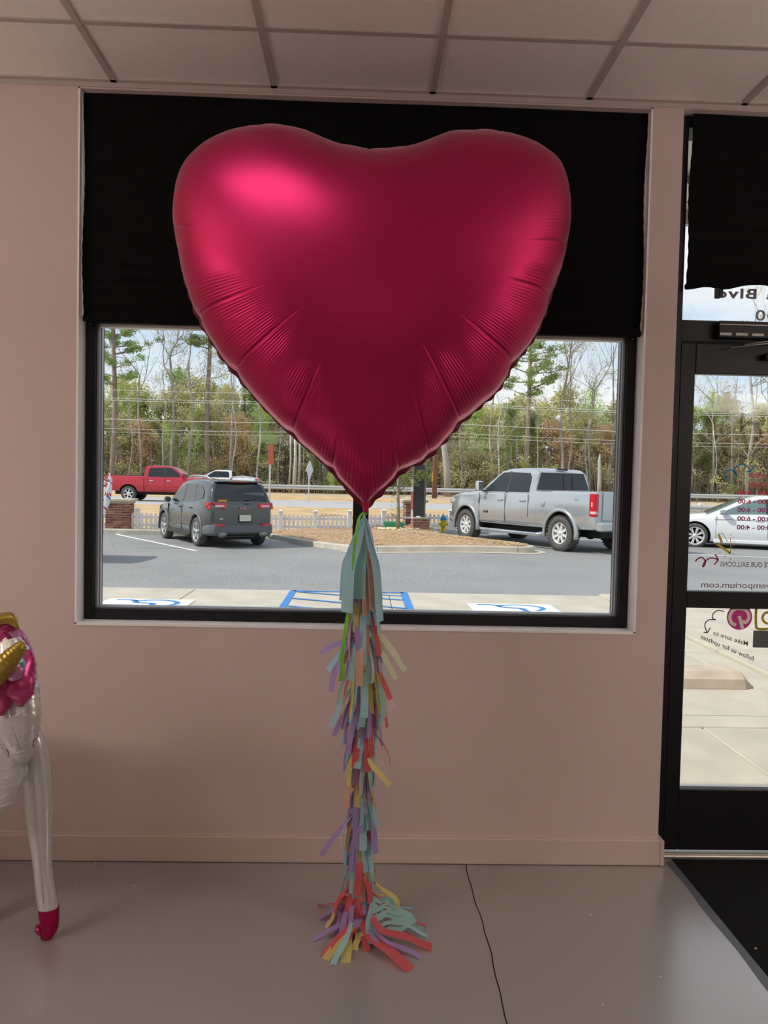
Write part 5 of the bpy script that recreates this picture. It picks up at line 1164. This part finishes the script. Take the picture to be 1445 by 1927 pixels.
MB().bbox(-.03, .03, -.03, .03, 0, 2.5, .004).build('post', GALV, mk); MB().bbox(-.36, .36, -.035, -.02, 1.95, 2.72, .004).build('sign_panel', mat('sign_orange', (.62, .08, .04), .5), mk)
dm = thing('road_sign', 'pale diamond road sign turned away on a post, left of the balloon tip', 'sign', (-3.15, 42.0, .30), R(68))
MB().bbox(-.03, .03, -.03, .03, 0, 1.6, .004).build('post', GALV, dm); MB().prism([(0, 1.35), (.48, 1.9), (0, 2.45), (-.48, 1.9)], -.045, -.03).build('sign_panel', mat('sign_back', (.66, .68, .70), .45, .3), dm)
fl = thing('feather_flag', 'leaning white feather flag with red and blue marks at the left window edge', 'flag', (-5.72, 14.9, zg(-5.7, 14.9)))
FW = mat('flag_cloth', (.80, .82, .86), .7, trans=.3); FR = mat('flag_red', (.60, .05, .07), .7, trans=.3); FB = mat('flag_blue', (.08, .20, .38), .7, trans=.3)
a_ = [at(190, 978, 14.9), at(194, 955, 14.9), at(201, 925, 14.9), at(207, 908, 14.9), at(208, 897, 14.9), at(205, 890, 14.9)]; L0 = Vector(fl.location)
MB().tube([(0, 0, 0)]+[p-L0 for p in a_], .008, 6).build('pole', PALE, fl)
qf = MB()
lp = cr_spline([at(191, 972, 14.9), at(195, 948, 14.9), at(198, 925, 14.9), at(203, 908, 14.9), at(203.5, 896, 14.9), at(205, 890, 14.9)], 6); rp2 = cr_spline([at(194, 973, 14.95), at(203, 955, 14.95), at(209, 935, 14.95), at(211, 915, 14.95), at(211, 900, 14.95), at(206, 890, 14.95)], 6)
V = []
for a, b_ in zip(lp, rp2): V += [a-L0, (a+b_)/2-L0+Vector((0, .04, 0)), b_-L0]
for i in range(len(lp)-1):
    mi = {4: 1, 10: 2, 11: 1, 12: 1, 19: 2, 20: 2, 25: 1, 26: 1, 27: 1}.get(i, 0)
    for k in (0, 1): qf.f.append([3*i+k, 3*i+k+1, 3*i+k+4, 3*i+k+3]); qf.m.append(mi if (k+i) % 3 or i > 24 else 0); qf.s.append(True)
qf.v = [tuple(v) for v in V]; qf.build('cloth', [FW, FR, FB], fl, fix=False)
up_ = thing('utility_pole', 'reddish brown wooden utility pole behind the black sign', 'pole', (5.65, 57.5, .3))
MB().tube([(0, 0, 0), (0, 0, 5), (0, 0, 11.5)], [.20, .18, .14], 12).build('shaft', mat('pole_wood', (.24, .10, .06), .9, var=.3, vscale=3), up_)
MB().bbox(-1.1, 1.1, -.25, -.13, 10.4, 10.52, .01).build('crossarm', mat('arm_wood', (.25, .17, .11), .9), up_); MB().bbox(-.24, -.19, -.22, -.19, 1.4, 2.1, .004).build('marker_strip', YEL, up_)
WIRE = mat('wire_grey', (.66, .68, .66), .5)
for z, r, lab in ((8.62, .016, 'topmost power line crossing before the woods'), (7.98, .018, 'upper line of the close pair of power lines'), (7.82, .018, 'lower line of the close pair of power lines'), (6.35, .022, 'thick cable below the pair of power lines'), (5.62, .016, 'second lowest cable before the woods'), (5.35, .012, 'lowest thin cable before the woods')):
    P = [(-60+i*4, 57.5+(z*.02), z-.35*math.sin(PI*((i*4-60+34.35) % 40)/40)) for i in range(36)]
    tag(MB().tube(P, r*.95, 5).build('power_line', WIRE), lab, 'wire', 'power lines along the road')
# ------------------------------------------------------------------ trees
BARKP = mat('pine_bark', (.25, .19, .155), .95, col2=(.34, .27, .22), vscale=3, rand=.25, bump=.5, bscale=12, bdist=.05); BARKG = mat('grey_bark', (.30, .265, .23), .95, col2=(.40, .37, .33), vscale=4, rand=.3)
BARKW = mat('pale_bark', (.52, .50, .46), .9, var=.12, vscale=4, rand=.2)
PINE = mat('pine_needles', (.22, .31, .09), .7, trans=.5, col2=(.34, .44, .14), vscale=1.2, rand=.35); PINEY = mat('young_pine_needles', (.42, .56, .14), .7, trans=.5, col2=(.56, .66, .24), vscale=1.0, rand=.4)
OLV = mat('olive_leaves', (.48, .46, .22), .8, trans=.5, col2=(.62, .57, .30), vscale=1.2, rand=.4); RUST = mat('rust_leaves', (.56, .40, .22), .8, trans=.5, col2=(.66, .48, .28), vscale=1.5, rand=.3)
BRU = mat('brown_brush_leaves', (.44, .37, .24), .8, trans=.4, col2=(.58, .49, .33), vscale=1.5)
TWIG = mat('twigs', (.34, .29, .23), .9, rand=.3)
def leafcloud(mb, ctr, rad, n, size, mi=0, droop=0, rg=rng, needle=True):
    """n small leaf blades spread through a blob"""
    ctr = np.array(ctr); rad = np.array(rad)
    d = rg.normal(size=(n, 3)); d /= np.linalg.norm(d, axis=1)[:, None]; r = rg.random(n)**.45; p = ctr+d*rad*r[:, None]
    a = rg.normal(size=(n, 3)); a /= np.linalg.norm(a, axis=1)[:, None]; b_ = rg.normal(size=(n, 3)); b_ = np.cross(a, b_); b_ /= np.linalg.norm(b_, axis=1)[:, None]
    s = size*(.6+.8*rg.random(n))[:, None]; w_ = .28 if needle else .6
    v = np.stack([p-a*s*.5, p+b_*s*w_*.5, p+a*s*.5, p-b_*s*w_*.5], 1).reshape(-1, 3)
    base = len(mb.v); mb.v.extend(map(tuple, v.tolist())); mb.f.extend([[base+4*i, base+4*i+1, base+4*i+2, base+4*i+3] for i in range(n)]); mb.m.extend([mi]*n); mb.s.extend([False]*n)
def branches(mb, p, d, L, r, depth, rn_, ends, up=.15, spread=.5, n=5, seg=4, child=(2, 4), lim=.006):
    pts = [p]; q = p.copy(); dd = d.copy()
    for i in range(seg):
        dd = (dd+Vector((rn_.gauss(0, .16), rn_.gauss(0, .16), rn_.gauss(0, .10)+up*.2))).normalized(); q = q+dd*L/seg; pts.append(q.copy())
    mb.tube(pts, [r*(1-.55*i/seg) for i in range(seg+1)], n, cap=False)
    if depth == 0 or r < lim: ends.append(pts[-1]); return
    for k in range(rn_.randint(*child)):
        i = rn_.randint(max(1, seg-3), seg); a = Vector((rn_.gauss(0, 1), rn_.gauss(0, 1), rn_.gauss(0, .6))).normalized(); nd = (dd*(1-spread)+a*spread+Vector((0, 0, up))).normalized()
        branches(mb, pts[i], nd, L*rn_.uniform(.55, .8), r*rn_.uniform(.45, .62), depth-1, rn_, ends, up, spread, max(3, n-1), max(2, seg-1), child, lim)
def proto_pine(seed, H, r, crown0, lean=0, sparse=1.0):
    rn_ = random.Random(seed); rg = np.random.default_rng(seed); t = MB(); pts = [Vector((lean*(i/8)**1.5+.12*math.sin(i*1.1+seed), .1*math.sin(i+seed), H*i/8)) for i in range(9)]
    t.tube(pts, [r*(1-.6*i/8) for i in range(9)], 8); f = MB(); z = crown0
    while z < H:
        k = (z-crown0)/(H-crown0); Lb = (1.2+2.6*(1-k)*min(1, k*3+.35))*(H/18); i = int(z/H*8); base = pts[min(i, 7)].lerp(pts[min(i+1, 8)], z/H*8-i)
        for _ in range(rn_.randint(2, 3)):
            a = rn_.uniform(0, 2*PI); d = Vector((math.cos(a), math.sin(a), rn_.uniform(.0, .45))).normalized(); e = base+d*Lb*rn_.uniform(.6, 1.1); m_ = base.lerp(e, .5)+Vector((0, 0, -.08))
            t.tube([base, m_, e], [.06, .035, .012], 4, cap=False)
            for q in range(4): c = base.lerp(e, rn_.uniform(.4, 1.05)); leafcloud(f, (c.x, c.y, c.z+.1), (.55, .55, .32), int(70*sparse), .26, rg=rg)
        z += rn_.uniform(.45, .8)
    return t.mesh('trunk', BARKP), f.mesh('crown', PINE)
def proto_bare(seed, H, r, bark, first=.35, depth=5, fork=False, lf=0):
    rn_ = random.Random(seed); t = MB(); ends = []
    pts = [Vector((.25*math.sin(i*.9+seed)*(i/6), .2*math.sin(i*1.3), H*.62*i/6)) for i in range(7)]; t.tube(pts, [r*(1-.45*i/6) for i in range(7)], 8)
    branches(t, pts[-1], Vector((rn_.uniform(-.3, .3), rn_.uniform(-.2, .2), 1)).normalized(), H*.22, r*.5, depth, rn_, ends, .12, .42)
    if fork: branches(t, pts[-2], Vector((-.5, .1, 1)).normalized(), H*.26, r*.42, depth, rn_, ends, .15, .4)
    for k in range(5):
        i = rn_.randint(2, 6); a = rn_.uniform(0, 2*PI); d = Vector((math.cos(a), math.sin(a), rn_.uniform(.3, 1.0))).normalized()
        if i/6 > first: branches(t, pts[i], d, H*rn_.uniform(.12, .2), r*.28, depth-1, rn_, ends, .12, .45)
    return t.mesh('trunk', bark), ends
def proto_bush(seed, H, W_, m, n=3600, size=.22, conic=True):
    rn_ = random.Random(seed); rg = np.random.default_rng(seed+50); t = MB(); t.tube([(0, 0, 0), (.1, 0, H*.5), (0, .1, H*.95)], [.12, .08, .02], 6); f = MB(); N_ = 46
    for k in range(N_):
        h = rn_.uniform(.12, 1.0); w_ = W_*(1.08-h*.85 if conic else math.sin(PI*min(1, h*.95))**.6)*rn_.uniform(.3, 1); a = rn_.uniform(0, 2*PI)
        leafcloud(f, (w_*math.cos(a), w_*math.sin(a), H*h), (.8, .8, .6 if conic else .75), int(n*1.7)//N_, size, rg=rg, needle=conic)
        t.tube([(0, 0, H*h*.9), (w_*math.cos(a), w_*math.sin(a), H*h)], [.03, .01], 3, cap=False)
    for k in range(5): leafcloud(f, (rn_.uniform(-.2, .2), rn_.uniform(-.2, .2), H*(.9+.03*k)), (.22, .22, .35), 60, size, rg=rg)
    return t.mesh('trunk', BARKG), f.mesh('foliage', m)
bush = [proto_bush(1, 8.6, 2.0, PINEY), proto_bush(2, 7.6, 2.2, PINEY), proto_bush(3, 8.2, 2.3, OLV, 3000, .24, False), proto_bush(4, 7.0, 2.1, RUST, 2600, .24, False), proto_bush(5, 9.4, 1.9, PINE), proto_bush(6, 5.0, 2.3, OLV, 2600, .22, False)]
pines = [proto_pine(11, 21, .27, 9.5), proto_pine(12, 23, .25, 12.5, .6, .8), proto_pine(13, 19, .22, 8.5, -.4, .8)]
bares = [proto_bare(21, 19, .15, BARKG, .3, 5), proto_bare(22, 17, .12, BARKG, .4, 5, True), proto_bare(23, 14, .085, BARKW, .25, 4), proto_bare(24, 20, .17, BARKG, .45, 5, True), proto_bare(25, 12, .065, BARKW, .2, 4)]
def lfm(ends, col, n, size, seed):
    f = MB(); rg = np.random.default_rng(seed)
    for e in ends[::max(1, len(ends)//110)]: leafcloud(f, tuple(e), (.4, .4, .3), n, size, rg=rg, needle=False)
    return f.mesh('leaves', col)
bleaf = {0: lfm(bares[0][1], OLV, 10, .15, 1), 3: lfm(bares[3][1], OLV, 10, .15, 2)}
print('ends', [len(b[1]) for b in bares])
def zone(x, y):
    q = Vector((x, y, 4))-CAM; px = 722.5+FPX*(q@_r)/(q@_f)
    for a, z in ((187, 'out of view left of the window'), (300, 'behind the red pickup'), (440, 'above the SUV'), (600, 'between the SUV and the balloon tip'), (760, 'hidden behind the balloon'), (900, 'beside the utility pole'), (1010, 'above the silver pickup cab'), (1160, 'above the silver pickup bed'), (1290, 'hidden by the wall between window and door'), (1450, 'seen through the door glass')):
        if px < a: return z
    return 'out of view right of the door'
def plant(kind, i, x, y, s, label, group=None, rz=None, sz=None):
    if group: label = label+', '+zone(x, y); group = group+', '+zone(x, y)
    t = thing({'pine': 'pine_tree', 'bare': 'bare_tree', 'bush': 'bushy_tree'}[kind], label, 'tree', (x, y, zg(x, y)-.1), rnT.uniform(0, 6) if rz is None else rz, group)
    t.scale = (s, s, sz or s)
    if kind == 'bare':
        link('trunk', bares[i][0], t)
        if i in bleaf: link('leaves', bleaf[i], t)
    else:
        a, b_ = (pines if kind == 'pine' else bush)[i]; link('trunk', a, t); link('crown' if kind == 'pine' else 'foliage', b_, t)
    return t
rnT = random.Random(77)
def PX(px, Y): return at(px, 905, Y).x
# the ones the photograph lets you single out
plant('pine', 0, PX(213, 67.5), 67.5, 1.0, 'tall thick pine trunk nearest the left edge of the big window', rz=.4)
plant('pine', 1, PX(391, 68.5), 68.5, 1.05, 'tall straight pine with a pale trunk above the white pickup', rz=2.0)
plant('pine', 2, PX(991, 68.5), 68.5, 1.12, 'tall pine with green crown rising above the silver pickup cab', rz=1.0)
plant('bare', 3, PX(322, 69), 69, 1.0, 'large forked leafless tree between the two tall left pines', rz=.3)
plant('bare', 0, PX(357, 69.5), 69.5, 1.0, 'dark-trunked leafless tree just left of the pale pine', rz=2.2)
plant('bare', 2, PX(439, 67.8), 67.8, .95, 'thin white-barked bare tree above the SUV roof', rz=1.2)
plant('bare', 1, PX(262, 69), 69, 1.0, 'slender forked tree second from the left window edge', rz=4.0)
plant('bare', 3, PX(1056, 69), 69, .98, 'bare branching tree above the rear of the silver pickup cab', rz=3.6)
plant('bare', 1, PX(1108, 70), 70, .98, 'leafless tree rising near the right edge of the big window', rz=5.3)
plant('bare', 0, PX(1150, 71), 71, .93, 'leafless tree half hidden by the right window frame', rz=.9)
plant('bare', 2, PX(938, 68), 68, .95, 'thin pale bare tree left of the green-crowned pine', rz=2.9)
plant('bare', 0, PX(1408, 62+5.5), 67.5, 1.1, 'large bare tree with a pale trunk behind the opening hours on the door', rz=1.7)
plant('bare', 1, PX(1340, 70), 70, .90, 'slim bare tree in the left half of the door glass', rz=2.7)
plant('bare', 3, PX(1441, 72), 72, .95, 'bare tree at the right edge of the door glass', rz=5.5)
lt = thing('leaning_tree', 'pale thick leaning trunk right beside the utility pole', 'tree', (PX(836, 66.5), 66.5, .4))
t_ = MB(); ends = []; t_.tube([(.35, 0, 0), (.2, 0, 2.5), (-.3, 0, 6), (-.35, 0, 10)], [.36, .30, .25, .20], 10); branches(t_, Vector((-.35, 0, 9.8)), Vector((-.1, 0, 1)), 4.5, .18, 5, random.Random(5), ends, .12, .42); t_.build('trunk', BARKG, lt, fix=False)
sn = thing('broken_snag', 'short broken pale trunk standing above the silver pickup bed', 'tree', (PX(1127, 66.3), 66.3, .4))
MB().tube([(0, 0, 0), (.05, 0, 2), (-.03, 0, 3.6), (.02, 0, 4.2)], [.19, .17, .14, .05], 9).build('trunk', BARKW, sn)
for k, (px, lab) in enumerate(((553, 'pale straight pole-like trunk left of the diamond sign'), (561, 'thin grey trunk immediately left of the balloon edge'), (543, 'thin whitish sapling behind the diamond sign'))):
    q = thing('bare_sapling', lab, 'tree', (PX(px, 66.5), 66.5+k*.3, .4)); m_ = MB(); ends = []; m_.tube([(0, 0, 0), (.1, 0, 3), (.0, 0, 7)], [.17-.04*k, .14-.03*k, .07], 8); branches(m_, Vector((0, 0, 6.8)), Vector((0, 0, 1)), 2.6, .05, 3, random.Random(k), ends); m_.build('trunk', BARKW if k != 1 else BARKG, q, fix=False)
bg_ = thing('young_pine', 'small bright green pine behind the silver pickup roof', 'tree', (PX(985, 66.8), 66.8, .4)); a, b_ = bush[1]; link('trunk', a, bg_); link('foliage', b_, bg_); bg_.scale = (.42, .42, .42)
bg_ = thing('young_pine', 'small green pine just left of the balloon tip', 'tree', (PX(628, 66.8), 66.8, .4)); link('trunk', a, bg_); link('foliage', b_, bg_); bg_.scale = (.40, .40, .42)
# the wood itself
x = -44
cnt = 0
GL = {'pg': 'bushy green young pine of the wood', 'ol': 'olive-leaved bushy tree of the wood', 'ru': 'rust-leaved tree of the wood', 'bt': 'thin leafless tree of the wood', 'tp': 'tall dark pine deep in the wood', 'bk': 'dense tree in the back rows'}
for row, (y0, dx, smin, smax) in enumerate(((72.5, 2.5, .80, 1.05), (77, 2.4, 1.0, 1.25), (84, 2.8, 1.2, 1.45))):
    x = -42-row*2
    while x < 62+row*3:
        u = rnT.random(); f = (x+15)/40
        if u < .45-.1*(x > 3): k, g = rnT.choice((0, 1, 4)), 'pg'
        elif u < .80 or row: k, g = rnT.choice((2, 5)) if row == 0 else 2, 'ol'
        else: k, g = (3, 'ru') if x > 2 or rnT.random() < .2 else (rnT.choice((0, 1)), 'pg')
        if x > 6 and rnT.random() < .35: k, g = rnT.choice(((2, 'ol'), (3, 'ru')))
        s = rnT.uniform(smin, smax)
        plant('bush', k, x+rnT.uniform(-.7, .7), y0+rnT.uniform(-1.2, 1.2), s, GL[g if row < 2 else 'bk'], {'pg': 'bushy green young pines of the wood', 'ol': 'olive bushy trees of the wood', 'ru': 'rust-leaved trees of the wood'}[g] if row < 2 else 'back rows of the wood')
        x += dx*rnT.uniform(.8, 1.2); cnt += 1
x = -40
while x < 58:
    plant('bare', rnT.choice((0, 1, 2, 4, 4, 2)), x, 69.5+rnT.uniform(-1.5, 3), rnT.uniform(.62, .95), GL['bt'], 'thin leafless trees of the wood'); x += rnT.uniform(1.6, 3.0); cnt += 1
for x in (-37, -33.5, -12, -6, 3): plant('pine', rnT.randint(0, 2), x+rnT.uniform(-1, 1), 76+rnT.uniform(0, 6), rnT.uniform(.8, .95), GL['tp'], 'tall dark pines deep in the wood'); cnt += 1
print('trees', cnt)
# undergrowth: brush, saplings and litter at the wood's edge
ub = MB(); rg = np.random.default_rng(3)
for k in range(1500):
    x, y = rg.uniform(-44, 62), rg.uniform(67.2, 75); h = rg.uniform(1.2, 5.5); z = zg(x, y); lx, ly = rg.normal(0, .25)*h*.4, rg.normal(0, .2)
    ub.tube([(x, y, z), (x+lx*.4, y, z+h*.5), (x+lx, y+ly, z+h)], [.035, .025, .01], 3, cap=False)
    for q in range(3): zz = z+h*rg.uniform(.3, .9); ub.tube([(x+lx*.5, y, zz), (x+lx*.5+rg.normal(0, .6), y+rg.normal(0, .3), zz+rg.uniform(.1, .9))], [.014, .006], 3, cap=False)
tag(ub.build('brush', TWIG, fix=False), 'tangled grey brush and twigs along the edge of the wood', 'brush', kind='stuff')
for nm, m_, n_, lab, sd_ in (('undergrowth', OLV, 26000, 'low olive undergrowth filling the edge of the wood', 5), ('undergrowth', BRU, 15000, 'brown and rusty leaves of the undergrowth at the edge of the wood', 6), ('undergrowth', PINE, 9000, 'dark green undergrowth among the trunks of the wood', 7)):
    rg = np.random.default_rng(sd_); f = MB(); nc = n_//60
    for k in range(nc):
        x, y = rg.uniform(-44, 62), rg.uniform(67.0, 77); h = abs(rg.normal(0, 2.0))+.2; leafcloud(f, (x, y, zg(x, y)+min(h, 5.2)), (.8, .6, .55), 60, .20, rg=rg, needle=False)
    tag(f.build(nm, m_, fix=False), lab, 'undergrowth', kind='stuff')
# young tree in the planting bed
yt = thing('young_tree', 'young evergreen tree with mossy trunk in the planting bed left of the sign', 'tree', (1.03, 19.1, .16)); t_ = MB(); ends = []
t_.tube([(0, 0, 0), (.01, 0, .5), (-.02, 0, 1.1), (.0, 0, 1.9)], [.055, .048, .042, .02], 8); rq = random.Random(9)
f = MB(); rg = np.random.default_rng(9)
for k in range(26):
    a = rq.uniform(0, 2*PI); z = rq.uniform(1.15, 2.0); l = rq.uniform(.2, .62)*(1.2 if math.cos(a) > 0 else 1); e = Vector((l*math.cos(a)+.12, l*math.sin(a), z+rq.uniform(0, .35))); t_.tube([(0, 0, z-.1), e*.5+Vector((0, 0, z*.5)), e], [.012, .008, .004], 4, cap=False)
    leafcloud(f, tuple(e), (.17, .17, .12), 75, .055, rg=rg, needle=False)
for k in range(30):
    a = rq.uniform(0, 2*PI); z = rq.uniform(.25, .9); e = Vector((.20*math.cos(a), .2*math.sin(a), z+.12)); t_.tube([(0, 0, z), e], [.006, .003], 3, cap=False); leafcloud(f, tuple(e), (.05, .05, .05), 7, .03, rg=rg, needle=False)
t_.build('trunk', mat('mossy_bark', (.30, .27, .19), .9, var=.2, vscale=20), yt, fix=False); f.build('foliage', mat('young_leaves', (.13, .19, .05), .7, trans=.35, col2=(.26, .30, .08), vscale=5), yt, fix=False)
